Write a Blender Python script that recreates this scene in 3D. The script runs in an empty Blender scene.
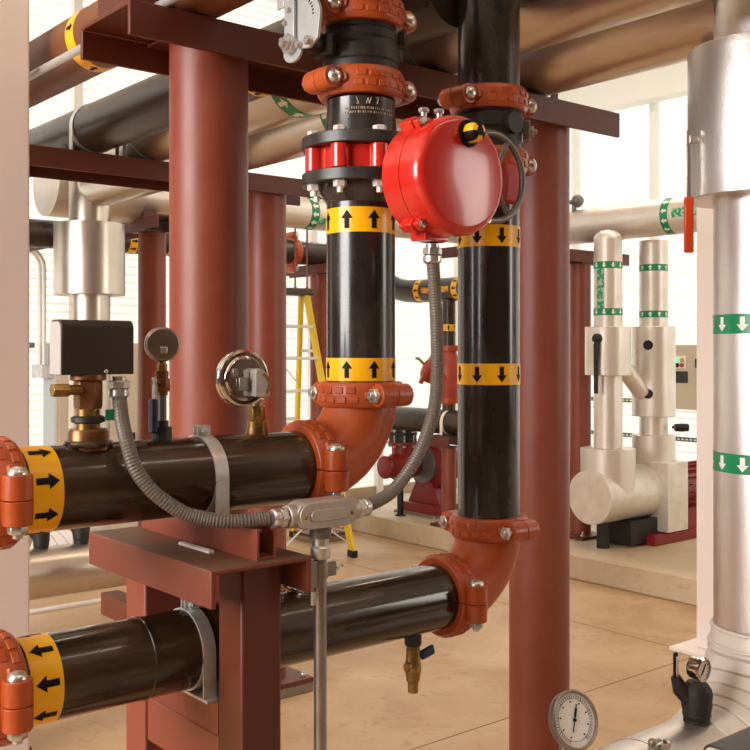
import bpy, math, random
from mathutils import Vector, Matrix
V = Vector
PI = math.pi
R = math.radians
random.seed(7)
sc = bpy.context.scene
col = sc.collection
X, Y, Z = V((1, 0, 0)), V((0, 1, 0)), V((0, 0, 1))

# ------------------------------------------------------------------ materials
def lin(h):
    h = h.lstrip('#')
    out = []
    for i in (0, 2, 4):
        c = int(h[i:i+2], 16) / 255
        out.append(c / 12.92 if c <= .04045 else ((c + .055) / 1.055) ** 2.4)
    return (*out, 1)

def pbr(name, c1, rough=.5, metal=0, c2=None, nscale=8, detail=5, rvar=0, bump=0, bscale=60,
        coat=0, stretch=(1, 1, 1), lo=.35, hi=.65, spec=None, transl=0):
    m = bpy.data.materials.new(name); m.use_nodes = True
    nt = m.node_tree; N = nt.nodes; L = nt.links
    b = N['Principled BSDF']
    b.inputs['Base Color'].default_value = lin(c1)
    b.inputs['Roughness'].default_value = rough
    b.inputs['Metallic'].default_value = metal
    if spec is not None: b.inputs['Specular IOR Level'].default_value = spec
    if coat:
        b.inputs['Coat Weight'].default_value = coat
        b.inputs['Coat Roughness'].default_value = .08
    tc = N.new('ShaderNodeTexCoord'); mp = N.new('ShaderNodeMapping')
    mp.inputs['Scale'].default_value = stretch
    L.new(tc.outputs['Object'], mp.inputs['Vector'])
    if c2 or rvar:
        n = N.new('ShaderNodeTexNoise'); n.inputs['Scale'].default_value = nscale
        n.inputs['Detail'].default_value = detail; n.inputs['Roughness'].default_value = .62
        L.new(mp.outputs[0], n.inputs['Vector'])
        if c2:
            cr = N.new('ShaderNodeValToRGB')
            cr.color_ramp.elements[0].position = lo; cr.color_ramp.elements[0].color = lin(c1)
            cr.color_ramp.elements[1].position = hi; cr.color_ramp.elements[1].color = lin(c2)
            L.new(n.outputs['Fac'], cr.inputs[0]); L.new(cr.outputs[0], b.inputs['Base Color'])
        if rvar:
            mr = N.new('ShaderNodeMapRange')
            mr.inputs['From Min'].default_value = .3; mr.inputs['From Max'].default_value = .7
            mr.inputs['To Min'].default_value = max(0, rough - rvar); mr.inputs['To Max'].default_value = rough + rvar
            L.new(n.outputs['Fac'], mr.inputs[0]); L.new(mr.outputs[0], b.inputs['Roughness'])
    if bump:
        n2 = N.new('ShaderNodeTexNoise'); n2.inputs['Scale'].default_value = bscale
        n2.inputs['Detail'].default_value = 3
        L.new(tc.outputs['Object'], n2.inputs['Vector'])
        bp = N.new('ShaderNodeBump'); bp.inputs['Strength'].default_value = bump
        bp.inputs['Distance'].default_value = .004
        L.new(n2.outputs['Fac'], bp.inputs['Height']); L.new(bp.outputs[0], b.inputs['Normal'])
    if transl:
        t = N.new('ShaderNodeBsdfTranslucent'); t.inputs['Color'].default_value = lin(c1)
        mx = N.new('ShaderNodeMixShader'); mx.inputs[0].default_value = transl
        L.new(b.outputs[0], mx.inputs[1]); L.new(t.outputs[0], mx.inputs[2])
        L.new(mx.outputs[0], N['Material Output'].inputs['Surface'])
    return m

M = {}
M['red'] = pbr('oxide_primer', '#803B29', .44, 0, '#884430', 5, rvar=.06, bump=.06, bscale=90)
M['redshade'] = pbr('oxide_shaded', '#59240E', .48, 0, '#622C14', 4, rvar=.06, bump=.05, bscale=60)  # same oxide paint, darkened to carry the shade on camera-facing steel
M['orange'] = pbr('orange_enamel', '#AC4A1E', .36, 0, '#B45324', 9, rvar=.06, bump=.10, bscale=55)
M['valvered'] = pbr('red_enamel', '#C8281F', .22, 0, '#CE2E22', 5, coat=.4)
M['castred'] = pbr('rough_red_cast', '#B5302A', .5, 0, '#C23A30', 30, bump=.5, bscale=140)
M['pumpred'] = pbr('pump_red', '#7A1817', .38, 0, '#861E1A', 10, bump=.1)
M['checkred'] = pbr('check_valve_red', '#A8402F', .4, 0, '#B04836', 10, bump=.1)
M['black'] = pbr('black_lacquer', '#272220', .25, 0, '#4C443D', 6, rvar=.12, stretch=(1, 1, .35), coat=.25, lo=.45, hi=.8)
M['blackh'] = pbr('black_lacquer_worn_sheen', '#251A10', .17, 0, '#57422B', 4, rvar=.06, stretch=(.5, 1.5, 1.5), coat=.3, lo=.42, hi=.85)  # worn lacquer; brown reflections are also put into the colour
M['blackcast'] = pbr('black_rubberised', '#1B1917', .5, 0, '#2A2724', 12, bump=.1)
M['flange'] = pbr('black_flange', '#24211F', .36, 0, '#3A3734', 14, rvar=.08)
M['brownpipe'] = pbr('rusty_brown_pipe', '#7A4826', .5, 0, '#6A3A1C', 5, rvar=.1, stretch=(1, .3, 1), bump=.05)
M['darkpipe'] = pbr('scuffed_dark_pipe', '#2B241D', .34, 0, '#4A3B2C', 5, rvar=.1, stretch=(1, .4, 1))
M['alu'] = pbr('stucco_aluminium', '#E4DDD9', .40, 1, '#DAD3CE', 4, rvar=.03, bump=.2, bscale=210)
M['alufine'] = pbr('smooth_jacket', '#E6DED6', .42, .7, '#DCD2C8', 3, rvar=.04, bump=.08, bscale=160)
M['alucap'] = pbr('jacket_cap', '#E4DCD2', .5, .55, '#D8CEC3', 9, rvar=.08, bump=.08)
M['pvc'] = pbr('white_pvc_jacket', '#E6DDD3', .38, 0, '#DCD2C7', 4)
M['yellow'] = pbr('yellow_tape', '#FBBB12', .28, 0, '#F8B614', 4)
M['ink'] = pbr('black_ink', '#120E0A', .6, spec=.2)
M['green'] = pbr('green_tape', '#128A58', .32)
M['greenpale'] = pbr('green_tape_lettering', '#2C9A66', .35, 0, '#A5CDB4', 38, detail=1, lo=.5, hi=.56)
M['yellowpale'] = pbr('yellow_tape_lettering', '#F0A818', .35, 0, '#5A3E08', 60, detail=1, lo=.56, hi=.6)
M['whiteink'] = pbr('white_ink', '#EDF3EC', .4)
M['zinc'] = pbr('zinc_plate', '#DAD7D2', .3, .85, '#C6C2BB', 20, rvar=.08)
M['plategrey'] = pbr('plated_lever_plate', '#B4B6B5', .4, .3, '#A9ABAA', 20)
M['aluover'] = pbr('overhead_jacket', '#DAD0C4', .32, .95, '#CFC4B6', 3, rvar=.04, bump=.12, bscale=120)
M['boltlit'] = pbr('flash_lit_bolts', '#EAE6DF', .35, .35)  # zinc bolts with the white of the flash put into their colour
M['galv'] = pbr('galvanised_strap', '#DAD9D6', .36, .55, '#C2C0BC', 14, rvar=.1)
M['steelstrap'] = pbr('dull_steel_strap', '#8E8A84', .35, .9, '#77736d', 12, rvar=.1)
M['conduit'] = pbr('grey_pvc_conduit', '#6A6056', .42, 0, '#62584E', 8)
M['conduitbox'] = pbr('cast_aluminium', '#BDB3AA', .42, .55, '#B0A69C', 18, bump=.08)
M['emt'] = pbr('metal_conduit', '#A09A93', .34, .85, '#8C857D', 10)
M['brass'] = pbr('brass', '#A2824A', .32, .8, '#8A6836', 18, rvar=.08)
M['bronze'] = pbr('bronze', '#805838', .38, .75, '#70482A', 16, rvar=.08)
M['bluehandle'] = pbr('blue_vinyl', '#1E2048', .4)
M['chrome'] = pbr('polished_steel', '#D8D2CC', .14, 1)
M['satin'] = pbr('satin_steel', '#A79C92', .32, .9, '#8F857C', 9)
M['dialface'] = pbr('dial_white', '#E9E3DA', .4)
M['boxblack'] = pbr('dark_brown_cover', '#2A1D14', .42, 0, '#2E2117', 6)
M['boxend'] = pbr('pale_end_plate', '#B4ACA8', .5)
M['wrap'] = pbr('black_insulation_wrap', '#16110D', .6, 0, '#241C16', 40, bump=.3)
M['gloves'] = pbr('dark_rubber', '#1A1816', .6)
M['whitesteel'] = pbr('white_painted_steel', '#FAF0EC', .5, 0, '#F8EDE8', 2)
M['wallwhite'] = pbr('white_trim', '#F2EEE6', .5)
M['louver'] = pbr('louver_white', '#FAFAF7', .5, transl=.5)
M['deck'] = pbr('white_roof_deck', '#EFE8DC', .6)
M['ladder'] = pbr('yellow_fibreglass', '#EEC800', .35)
M['laddercap'] = pbr('ladder_cap_dark', '#4A4236', .5)
M['aluminium'] = pbr('bare_aluminium', '#E2DED6', .4, .2)
M['cabinet'] = pbr('beige_cabinet', '#CFC2AC', .5)
M['cabside'] = pbr('pale_grey_side', '#B9BDBF', .5)
M['orangehandle'] = pbr('orange_vinyl', '#EE5628', .3)
M['screen'] = pbr('black_screen', '#14110F', .2)
M['lampyellow'] = pbr('amber_lens', '#D8A320', .3)
M['lampred'] = pbr('red_lens', '#A63A20', .3)
M['grout'] = pbr('grey_grout', '#8C7C68', .8, 0, '#7A6A58', 12)
g = bpy.data.materials.new('green_lamp'); g.use_nodes = True
g.node_tree.nodes['Principled BSDF'].inputs['Base Color'].default_value = lin('#4CE090')
g.node_tree.nodes['Principled BSDF'].inputs['Emission Color'].default_value = lin('#4CE090')
g.node_tree.nodes['Principled BSDF'].inputs['Emission Strength'].default_value = 1.5
M['lampgreen'] = g

def concrete(name, ca, cb, cc):
    m = bpy.data.materials.new(name); m.use_nodes = True
    nt = m.node_tree; N = nt.nodes; L = nt.links; b = N['Principled BSDF']
    tc = N.new('ShaderNodeTexCoord')
    n1 = N.new('ShaderNodeTexNoise'); n1.inputs['Scale'].default_value = 1.6; n1.inputs['Detail'].default_value = 8
    n1.inputs['Roughness'].default_value = .65; n1.inputs['Distortion'].default_value = .6
    L.new(tc.outputs['Object'], n1.inputs['Vector'])
    cr = N.new('ShaderNodeValToRGB'); e = cr.color_ramp.elements
    e[0].position = .3; e[0].color = lin(ca); e[1].position = .72; e[1].color = lin(cc)
    k = e.new(.52); k.color = lin(cb)
    L.new(n1.outputs['Fac'], cr.inputs[0])
    n2 = N.new('ShaderNodeTexNoise'); n2.inputs['Scale'].default_value = 9; n2.inputs['Detail'].default_value = 6
    n2.inputs['Distortion'].default_value = 1.5
    L.new(tc.outputs['Object'], n2.inputs['Vector'])
    c2 = N.new('ShaderNodeValToRGB'); e = c2.color_ramp.elements
    e[0].position = .28; e[0].color = lin('#EEE6DA'); e[1].position = .42; e[1].color = (1, 1, 1, 1)
    L.new(n2.outputs['Fac'], c2.inputs[0])
    mx = N.new('ShaderNodeMix'); mx.data_type = 'RGBA'; mx.blend_type = 'MULTIPLY'; mx.inputs[0].default_value = 1
    L.new(cr.outputs[0], mx.inputs[6]); L.new(c2.outputs[0], mx.inputs[7])
    L.new(mx.outputs[2], b.inputs['Base Color'])
    b.inputs['Roughness'].default_value = .5; b.inputs['Specular IOR Level'].default_value = .3
    bp = N.new('ShaderNodeBump'); bp.inputs['Strength'].default_value = .08; bp.inputs['Distance'].default_value = .01
    L.new(n2.outputs['Fac'], bp.inputs['Height']); L.new(bp.outputs[0], b.inputs['Normal'])
    return m
M['floor'] = concrete('sealed_concrete', '#B18C66', '#C19F79', '#CBAC89')
M['pad'] = concrete('pad_concrete', '#B7A183', '#C4AF92', '#CDBA9E')

# ------------------------------------------------------------------ mesh builder
def frame(a):
    a = V(a).normalized()
    t = Z if abs(a.z) < .9 else X
    u = t.cross(a).normalized()
    return u, a.cross(u).normalized(), a

class MB:
    def __init__(s): s.v = []; s.f = []; s.m = []
    def add(s, vs, fs, m=0):
        k = len(s.v); s.v += [V(p) for p in vs]
        s.f += [tuple(i + k for i in f) for f in fs]; s.m += [m] * len(fs); return s
    def box(s, c, size, m=0, ax=None):
        c = V(c); ux, uy, uz = ax or (X, Y, Z)
        hx, hy, hz = [q / 2 for q in size]
        vs = [c + ux * (i * hx) + uy * (j * hy) + uz * (k * hz) for i in (-1, 1) for j in (-1, 1) for k in (-1, 1)]
        return s.add(vs, [(0, 1, 3, 2), (4, 6, 7, 5), (0, 4, 5, 1), (2, 3, 7, 6), (0, 2, 6, 4), (1, 5, 7, 3)], m)
    def bb(s, x0, x1, y0, y1, z0, z1, m=0):
        return s.box(((x0 + x1) / 2, (y0 + y1) / 2, (z0 + z1) / 2), (x1 - x0, y1 - y0, z1 - z0), m)
    def lathe(s, prof, o, a, seg=32, m=0, ring=False):
        o = V(o); u, v, a = frame(a); vs = []; rows = []
        for r, h in prof:
            if r < 1e-6: rows.append([len(vs)]); vs.append(o + a * h)
            else:
                row = []
                for i in range(seg):
                    t = 2 * PI * i / seg; row.append(len(vs))
                    vs.append(o + a * h + (u * math.cos(t) + v * math.sin(t)) * r)
                rows.append(row)
        fs = []
        prs = list(zip(rows, rows[1:]))
        if ring: prs.append((rows[-1], rows[0]))
        for A, B in prs:
            if len(A) == 1 and len(B) == 1: continue
            for i in range(seg):
                j = (i + 1) % seg
                if len(A) == 1: fs.append((A[0], B[j], B[i]))
                elif len(B) == 1: fs.append((A[i], A[j], B[0]))
                else: fs.append((A[i], A[j], B[j], B[i]))
        return s.add(vs, fs, m)
    def cyl(s, p0, p1, r0, r1=None, seg=32, m=0):
        p0, p1 = V(p0), V(p1); d = p1 - p0; L = d.length; r1 = r0 if r1 is None else r1
        return s.lathe([(0, 0), (r0, 0), (r1, L), (0, L)], p0, d, seg, m)
    def pipe(s, p0, p1, r, th=.007, seg=48, m=0):
        p0, p1 = V(p0), V(p1); d = p1 - p0; L = d.length
        return s.lathe([(r - th, 0), (r, 0), (r, L), (r - th, L)], p0, d, seg, m, True)
    def dome(s, o, a, r, h, seg=16, m=0):
        return s.lathe([(r * math.cos(t * PI / 12), h * math.sin(t * PI / 12)) for t in range(7)], o, a, seg, m)
    def hexn(s, o, a, r, h, m=0): return s.lathe([(0, 0), (r * .92, 0), (r, h * .12), (r, h * .88), (r * .92, h), (0, h)], o, a, 6, m)
    def ball(s, o, r, m=0, seg=20):
        return s.lathe([(r * math.cos(t * PI / 16), r * math.sin(t * PI / 16)) for t in range(-8, 9)], o, Z, seg, m)
    def tube(s, pts, r, seg=12, m=0, caps=True):
        pts = [V(p) for p in pts]; n = len(pts)
        rs = r if isinstance(r, (list, tuple)) else [r] * n
        tan = [(pts[min(i + 1, n - 1)] - pts[max(i - 1, 0)]).normalized() for i in range(n)]
        u = frame(tan[0])[0]; vs = []; fs = []
        for i in range(n):
            u = (u - tan[i] * u.dot(tan[i])).normalized(); w = tan[i].cross(u)
            for k in range(seg):
                t = 2 * PI * k / seg; vs.append(pts[i] + (u * math.cos(t) + w * math.sin(t)) * rs[i])
        for i in range(n - 1):
            for k in range(seg):
                k2 = (k + 1) % seg
                fs.append((i * seg + k, i * seg + k2, (i + 1) * seg + k2, (i + 1) * seg + k))
        if caps: fs += [tuple(range(seg - 1, -1, -1)), tuple((n - 1) * seg + k for k in range(seg))]
        return s.add(vs, fs, m)
    def torus(s, o, a, Rr, r, seg=40, s2=12, m=0):
        return s.lathe([(Rr + r * math.cos(2 * PI * i / s2), r * math.sin(2 * PI * i / s2)) for i in range(s2)], o, a, seg, m, True)
    def prism(s, poly, o, u, v, w, m=0):
        o, u, v, w = V(o), V(u), V(v), V(w); n = len(poly)
        vs = [o + u * a + v * b for a, b in poly] + [o + u * a + v * b + w for a, b in poly]
        return s.add(vs, [tuple(range(n - 1, -1, -1)), tuple(range(n, 2 * n))] +
                     [(i, (i + 1) % n, n + (i + 1) % n, n + i) for i in range(n)], m)
    def sector(s, prof, o, p, e0, e1, t0, t1, n=24, m=0):
        """closed profile (radius, height along p) swept from angle t0 to t1, angle measured from e0 to e1"""
        o, p, e0, e1 = V(o), V(p), V(e0), V(e1); k = len(prof); vs = []; fs = []
        for i in range(n + 1):
            t = t0 + (t1 - t0) * i / n; d = e0 * math.cos(t) + e1 * math.sin(t)
            vs += [o + d * r + p * h for r, h in prof]
        for i in range(n):
            for j in range(k):
                j2 = (j + 1) % k; fs.append((i * k + j, i * k + j2, (i + 1) * k + j2, (i + 1) * k + j))
        fs += [tuple(range(k)), tuple(n * k + j for j in range(k - 1, -1, -1))]
        return s.add(vs, fs, m)
    def build(s, name, mats, parent=None, bevel=0, label=None, loc=None, ang=35):
        if not isinstance(mats, (list, tuple)): mats = [mats]
        if parent is not None:
            p = parent; o = V((0, 0, 0))
            while p is not None: o = o + p.location; p = p.parent
        elif loc is not None: o = V(loc)
        else:
            xs = [p.x for p in s.v]; ys = [p.y for p in s.v]
            o = V(((min(xs) + max(xs)) / 2, (min(ys) + max(ys)) / 2, min(p.z for p in s.v)))
        me = bpy.data.meshes.new(name)
        me.from_pydata([tuple(p - o) for p in s.v], [], s.f)
        for mt in mats: me.materials.append(M[mt])
        me.polygons.foreach_set('material_index', s.m)
        import bmesh
        bm = bmesh.new(); bm.from_mesh(me); bmesh.ops.recalc_face_normals(bm, faces=bm.faces[:]); bm.to_mesh(me); bm.free()
        me.polygons.foreach_set('use_smooth', [True] * len(me.polygons))
        me.set_sharp_from_angle(angle=R(ang)); me.update()
        ob = bpy.data.objects.new(name, me); col.objects.link(ob)
        if parent is not None: ob.parent = parent
        else: ob.location = o
        if bevel:
            b = ob.modifiers.new('edge', 'BEVEL'); b.width = bevel; b.segments = 2; b.limit_method = 'ANGLE'; b.angle_limit = R(40)
            b.harden_normals = False
        if label: ob['label'] = label
        return ob

def tag(o, label, cat, group=None):
    o['label'] = label; o['category'] = cat
    if group: o['group'] = group
    return o
def thing(name, label, cat, loc, group=None):
    o = bpy.data.objects.new(name, None); o.empty_display_size = .05
    col.objects.link(o); o.location = V(loc); return tag(o, label, cat, group)
def struct(o): o['kind'] = 'structure'; return o

def spline(pts, step=.02):
    pts = [V(p) for p in pts]; out = []
    P = [pts[0] * 2 - pts[1]] + pts + [pts[-1] * 2 - pts[-2]]
    for i in range(1, len(P) - 2):
        a, b, c, d = P[i-1], P[i], P[i+1], P[i+2]
        n = max(2, int((c - b).length / step))
        for k in range(n):
            t = k / n
            out.append(.5 * ((2 * b) + (c - a) * t + (2 * a - 5 * b + 4 * c - d) * t * t + (3 * b - a - 3 * c + d) * t ** 3))
    out.append(pts[-1]); return out

# ------------------------------------------------------------------ repeated details
def flow_tape(parent, o, a, r, h0, h1, n=8, phase=0, sign=1, kind='yellow', name='arrow_tape', seg=48):
    """a printed band of flow arrows round a pipe; o on the axis, arrows point along sign*a"""
    o = V(o); u, v, a = frame(a); mb = MB(); rt = r + .0012; ra = r + .0018
    mb.lathe([(r - .001, h0), (rt, h0), (rt, h1), (r - .001, h1)], o, a, seg, 0, True)
    H = h1 - h0; mid = (h0 + h1) / 2; aw = H * (.25 if kind == 'yellow' else .32); sw = aw * .42; s = sign
    q = lambda arc, h: o + a * h + (u * math.cos(arc / r + 0) + v * math.sin(arc / r)) * ra
    for k in range(n):
        c = (phase + 2 * PI * k / n) * r
        tail, neck, tip = mid - s * H * .36, mid + s * H * .04, mid + s * H * .38
        N = 8
        for i in range(N):
            x0, x1 = -sw + 2 * sw * i / N, -sw + 2 * sw * (i + 1) / N
            mb.add([q(c + x0, tail), q(c + x1, tail), q(c + x1, neck), q(c + x0, neck)], [(0, 1, 2, 3)], 1)
        for i in range(N):
            x0, x1 = -aw + 2 * aw * i / N, -aw + 2 * aw * (i + 1) / N
            t0 = tip - (tip - neck) * abs(x0) / aw; t1 = tip - (tip - neck) * abs(x1) / aw
            mb.add([q(c + x0, neck), q(c + x1, neck), q(c + x1, t1), q(c + x0, t0)], [(0, 1, 2, 3)], 1)
    mats = ['yellow', 'ink'] if kind == 'yellow' else ['green', 'whiteink']
    return mb.build(name, mats, parent)

def coupling(o, p, b, label, r=.0841, group=None, w=.060, flip=1, mat='orange'):
    """two-piece grooved coupling: p pipe axis, b bolt axis; lugs lie at +-c"""
    o = V(o); p = V(p).normalized(); b = V(b).normalized(); c = b.cross(p).normalized(); k = r / .0841
    t = thing('pipe_coupling', label, 'pipe coupling', o, group)
    ro = r + .021 * k; h = w / 2; prof = [(r - .002, -h), (ro - .006, -h), (ro, -h + .009), (ro, h - .009), (ro - .006, h), (r - .002, h)]
    Rb = r + .033 * k
    for s in (1, -1):
        mb = MB()
        mb.sector(prof, o, p, c, b * s, R(.8), R(179.2), 36)
        for e in (1, -1):
            mb.cyl(o + c * e * Rb + b * s * .0008, o + c * e * Rb + b * s * .046 * k, .0285 * k, .027 * k, 28)
            mb.box(o + c * e * (r + .018 * k) + b * s * .0155 * k, (.034 * k, .029 * k, .046), 0, (c, b, p))
            # rib running from the lug round the shoulder
            mb.sector([(ro - .004, -.012), (ro + .008 * k, -.008), (ro + .008 * k, .008), (ro - .004, .012)], o, p, c * e, b * s, R(12), R(34), 6)
        for i in range(6):
            th = R(48 + i * 16.8)
            for j, hh in ((0, -.0115), (1, .0115)):
                mb.sector([(ro - .002, hh - .0085), (ro + .0026, hh - .007), (ro + .0026, hh + .007), (ro - .002, hh + .0085)], o, p, c, b * s, th - R(6.3) + j * R(4), th + R(6.3) + j * R(4), 3)
        mb.build('housing_half', mat, t, .0016)
    for e in (1, -1):
        mb = MB(); q = o + c * e * Rb; f = b * flip
        mb.cyl(q - f * .070 * k, q + f * .046 * k, .009 * k, seg=14)
        mb.lathe([(0, 0), (.019 * k, 0), (.0185 * k, .005 * k), (.014 * k, .0115 * k), (.007 * k, .0145 * k), (0, .0155 * k)], q + f * .046 * k, f, 20)
        mb.hexn(q - f * .062 * k, f, .0185 * k, .016 * k)
        mb.build('bolt', 'zinc', t, .0008)
    return t

def strap(o, a, r, label, w=.03, ears=True, mat='galv', drop=None, group=None):
    o = V(o); u, v, a = frame(a); t = thing('pipe_strap', label, 'pipe strap', o, group); mb = MB()
    mb.lathe([(r + .0005, -w / 2), (r + .0035, -w / 2), (r + .0035, w / 2), (r + .0005, w / 2)], o, a, 48, 0, True)
    if drop:
        for s in (1, -1):
            q = o + u * s * (r + .002) if abs(u.z) < .5 else o + v * s * (r + .002)
            mb.box(q - Z * drop / 2, (w if abs(a.x) > .5 else .003, w if abs(a.y) > .5 else .003, drop))
    mb.build('band', mat, t)
    if ears:
        m2 = MB(); sd = a.cross(Z).normalized(); top = o + Z * (r + .011)
        for s in (1, -1):
            m2.box(top + sd * s * .008, (w, .003, .026), 0, (a, sd, Z))
        m2.cyl(top - sd * .022, top + sd * .022, .0045, seg=10)
        m2.dome(top - sd * .010, -sd, .011, .007)
        m2.hexn(top + sd * .010, sd, .009, .007)
        m2.build('clamp_bolt', mat, t)
    return t

def column(x, y, r, z0, z1, label, base=.18, grout=.05, group='red steel pipe columns'):
    t = thing('steel_column', label, 'column', (x, y, z0), group)
    zb = z0 + grout + .025
    MB().cyl((x, y, zb), (x, y, z1), r, seg=64).build('shaft', 'red', t)
    mb = MB().bb(x - base, x + base, y - base, y + base, z0 + grout, zb); mb.build('base_plate', 'redshade', t, .003)
    if grout: MB().bb(x - base, x + base, y - base, y + base, z0, z0 + grout).build('grout_bed', 'grout', t, .006)
    MB().box((x, y, z1 - .004), (2.3 * r, 2.3 * r, .008)).build('cap_plate', 'redshade', t)
    for i in (-1, 1):
        for j in (-1, 1):
            p = V((x + i * base * .78, y + j * base * .78, zb)); m2 = MB()
            m2.hexn(p, Z, .018, .016); m2.cyl(p, p + Z * .045, .009, seg=10); m2.build('anchor_bolt', 'zinc', t)
    return t

def channel(name, label, x0, x1, y0, y1, z0, z1, along, th=.012, tf=.014, mat='redshade', cat='beam', group=None):
    """a steel channel laid flat, web up and flanges down"""
    mb = MB()
    if along == 'x': poly = [(y0, z0), (y0 + tf, z0), (y0 + tf, z1 - th), (y1 - tf, z1 - th), (y1 - tf, z0), (y1, z0), (y1, z1), (y0, z1)]; mb.prism(poly, (x0, 0, 0), Y, Z, X * (x1 - x0))
    else: poly = [(x0, z0), (x0 + tf, z0), (x0 + tf, z1 - th), (x1 - tf, z1 - th), (x1 - tf, z0), (x1, z0), (x1, z1), (x0, z1)]; mb.prism(poly, (0, y0, 0), X, Z, Y * (y1 - y0))
    o = mb.build(name, mat, bevel=.003)
    return tag(o, label, cat, group)

# ================================================================== SETTING
mb = MB().bb(-7, 9.6, -6, 8.8, -.2, 0)
struct(mb.build('floor', 'floor', loc=(0, 0, 0)))
mb = MB()
mb.bb(-7, 6.2, 3.395, 3.401, .0002, .0008); mb.bb(5.236, 5.242, -6, 8.6, .0002, .0008); mb.bb(-7, 9.4, -1.2, -1.194, .0002, .0008); mb.bb(.9, .906, -6, 8.6, .0002, .0008)
M['joint'] = pbr('floor_joint', '#6E5332', .8)
struct(mb.build('trim_1', 'joint', loc=(0, 0, 0)))
# roof: ribbed white deck
zz = 5.30
mb = MB()
yy = -6; pr = []
while yy < 8.5:
    pr += [(yy, zz), (yy + .10, zz), (yy + .13, zz + .07), (yy + .23, zz + .07), (yy + .26, zz)]; yy += .28
pr += [(8.66, zz), (8.66, zz + .12), (-6, zz + .12)]
mb.prism(pr, (-7, 0, 0), Y, Z, X * 16.45)
struct(mb.build('ceiling', 'deck', loc=(0, 0, zz)))
# louvred walls: overlapping white blades between posts
def louver(name, a0, a1, z0, z1, at, axis):
    mb = MB(); z = z0; pitch = .07
    while z < z1:
        pl2 = [(-.016, z - .016), (-.010, z - .020), (.034, z + pitch + .006), (.029, z + pitch + .009)]
        if axis == 'x': mb.prism(pl2, (a0, at, 0), Y, Z, X * (a1 - a0))
        else: mb.prism(pl2, (at, a0, 0), X, Z, Y * (a1 - a0))
        z += pitch
    return struct(mb.build(name, 'louver', loc=(a0, at, z0) if axis == 'x' else (at, a0, z0)))
w1 = louver('window_1', -2.0, 9.45, .28, 5.30, 8.6, 'x')
w2 = louver('window_2', -1.5, 8.62, .28, 5.30, 9.4, 'y')
for xx in (-.1, 1.17, 2.43, 3.70, 4.965, 6.23, 7.11, 8.3): MB().bb(xx - .04, xx + .04, 8.53, 8.60, .19, 5.30).build('window_post', 'wallwhite', w1)
for yy in (1.3, 2.37, 3.43, 4.5, 5.57, 6.64, 7.71): MB().bb(9.33, 9.40, yy - .04, yy + .04, .19, 5.30).build('window_post', 'wallwhite', w2)
MB().bb(-2, 9.45, 8.54, 8.60, 3.28, 3.36).build('window_rail', 'wallwhite', w1)
struct(MB().bb(-2, 9.6, 8.56, 8.76, 0, .29).build('wall_left', 'pad'))
struct(MB().bb(9.36, 9.56, -1.5, 8.56, 0, .29).build('wall_right', 'pad'))
struct(MB().bb(9.1, 9.3, -1.5, 8.5, 4.40, 4.70).build('trim_2', 'wallwhite', bevel=.004))

M['farwall'] = pbr('tan_wall', '#4E3826', .7)
struct(MB().bb(-6.2, -6, -6, 8.8, 0, 5.35).build('wall_near', 'farwall'))
struct(MB().bb(-6.2, 9.6, -5.2, -5, 0, 5.35).build('wall_rear', 'farwall'))
struct(MB().bb(9.36, 9.56, -5, -1.5, 0, 5.35).build('trim_3', 'farwall'))
struct(MB().bb(-6, -2.0, 8.58, 8.76, 0, 5.35).build('trim_4', 'farwall'))
# concrete pad under the pumps
tag(MB().bb(6.2, 9.3, 2.5, 8.5, 0, .19).build('equipment_pad', 'pad', bevel=.012), 'raised concrete pad carrying the pumps along the louvred walls', 'pad')

# white building columns
def white_col(x0, x1, y0, y1, label, base):
    t = thing('square_column', label, 'column', ((x0 + x1) / 2, (y0 + y1) / 2, 0))
    MB().bb(x0, x1, y0, y1, .02, 5.30).build('shaft', 'whitesteel', t, .008)
    MB().bb(x0 - base, x1 + base, y0 - base, y1 + base, 0, .02).build('base_plate', 'whitesteel', t, .002)
white_col(.96, 1.228, 3.20, 3.46, 'white square steel column behind the yellow arrow bands on the two black pipes', .08)
white_col(5.29, 5.48, 3.26, 3.46, 'white square steel column standing behind the tall silver riser, base plate on the floor', .11)

# ================================================================== RED STRUCTURE
zb = 2.55
column(1.478, 2.525, .1095, 0, 2.62, 'thick red steel column beside the dial thermometer, under the beam that hangs over the black valve')
column(2.860, 2.525, .1095, 0, 2.62, 'tall red steel column directly behind the downward arrow pipe')
column(2.955, 4.48, .1095, 0, 2.62, 'red steel column whose edge shows past the thick column, in front of the yellow ladder')
column(1.478, 4.48, .1095, 0, 2.62, 'red steel column hidden behind the white square column, only its base bolt showing')
channel('steel_beam', 'red steel channel beam above the black valve, crossing two thick columns', 1.164, 3.138, 2.375, 2.675, zb, 2.64, 'x')
channel('steel_beam', 'red steel channel beam under the dark pipe, over the silver sleeve', .9, 3.276, 4.33, 4.63, zb, 2.64, 'x')
column(3.25, 6.30, .092, 0, 2.555, 'slim red column behind the small pressure gauge with the blue valve handle')
channel('steel_beam', 'short red beam end resting on the slim column by the silver sleeve', 3.14, 3.36, 6.02, 8.2, 2.555, 2.64, 'y')
column(5.70, 7.72, .090, 0, 2.465, 'slim red column behind the sloping rail of the yellow ladder')
channel('steel_beam', 'red beam carrying the dark pipe with an orange coupling above the ladder', 5.60, 5.80, 7.35, 8.35, 2.465, 2.548, 'y')
column(6.86, 5.60, .088, .19, 2.49, 'dark red column on the pad beside the silver clad pump', base=.16, grout=0)
channel('steel_beam', 'short red beam below the silver header, above the silver pump risers', 6.1, 7.40, 5.50, 5.70, 2.49, 2.59, 'x')
channel('steel_beam', 'small red beam seen between the two black risers near the grey conduit', 6.30, 6.44, 5.45, 6.86, 2.592, 2.67, 'y')
column(6.361, 6.679, .066, .19, .90, 'short red post holding up the dark pipe by the red pump', base=.12, grout=0)
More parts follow.
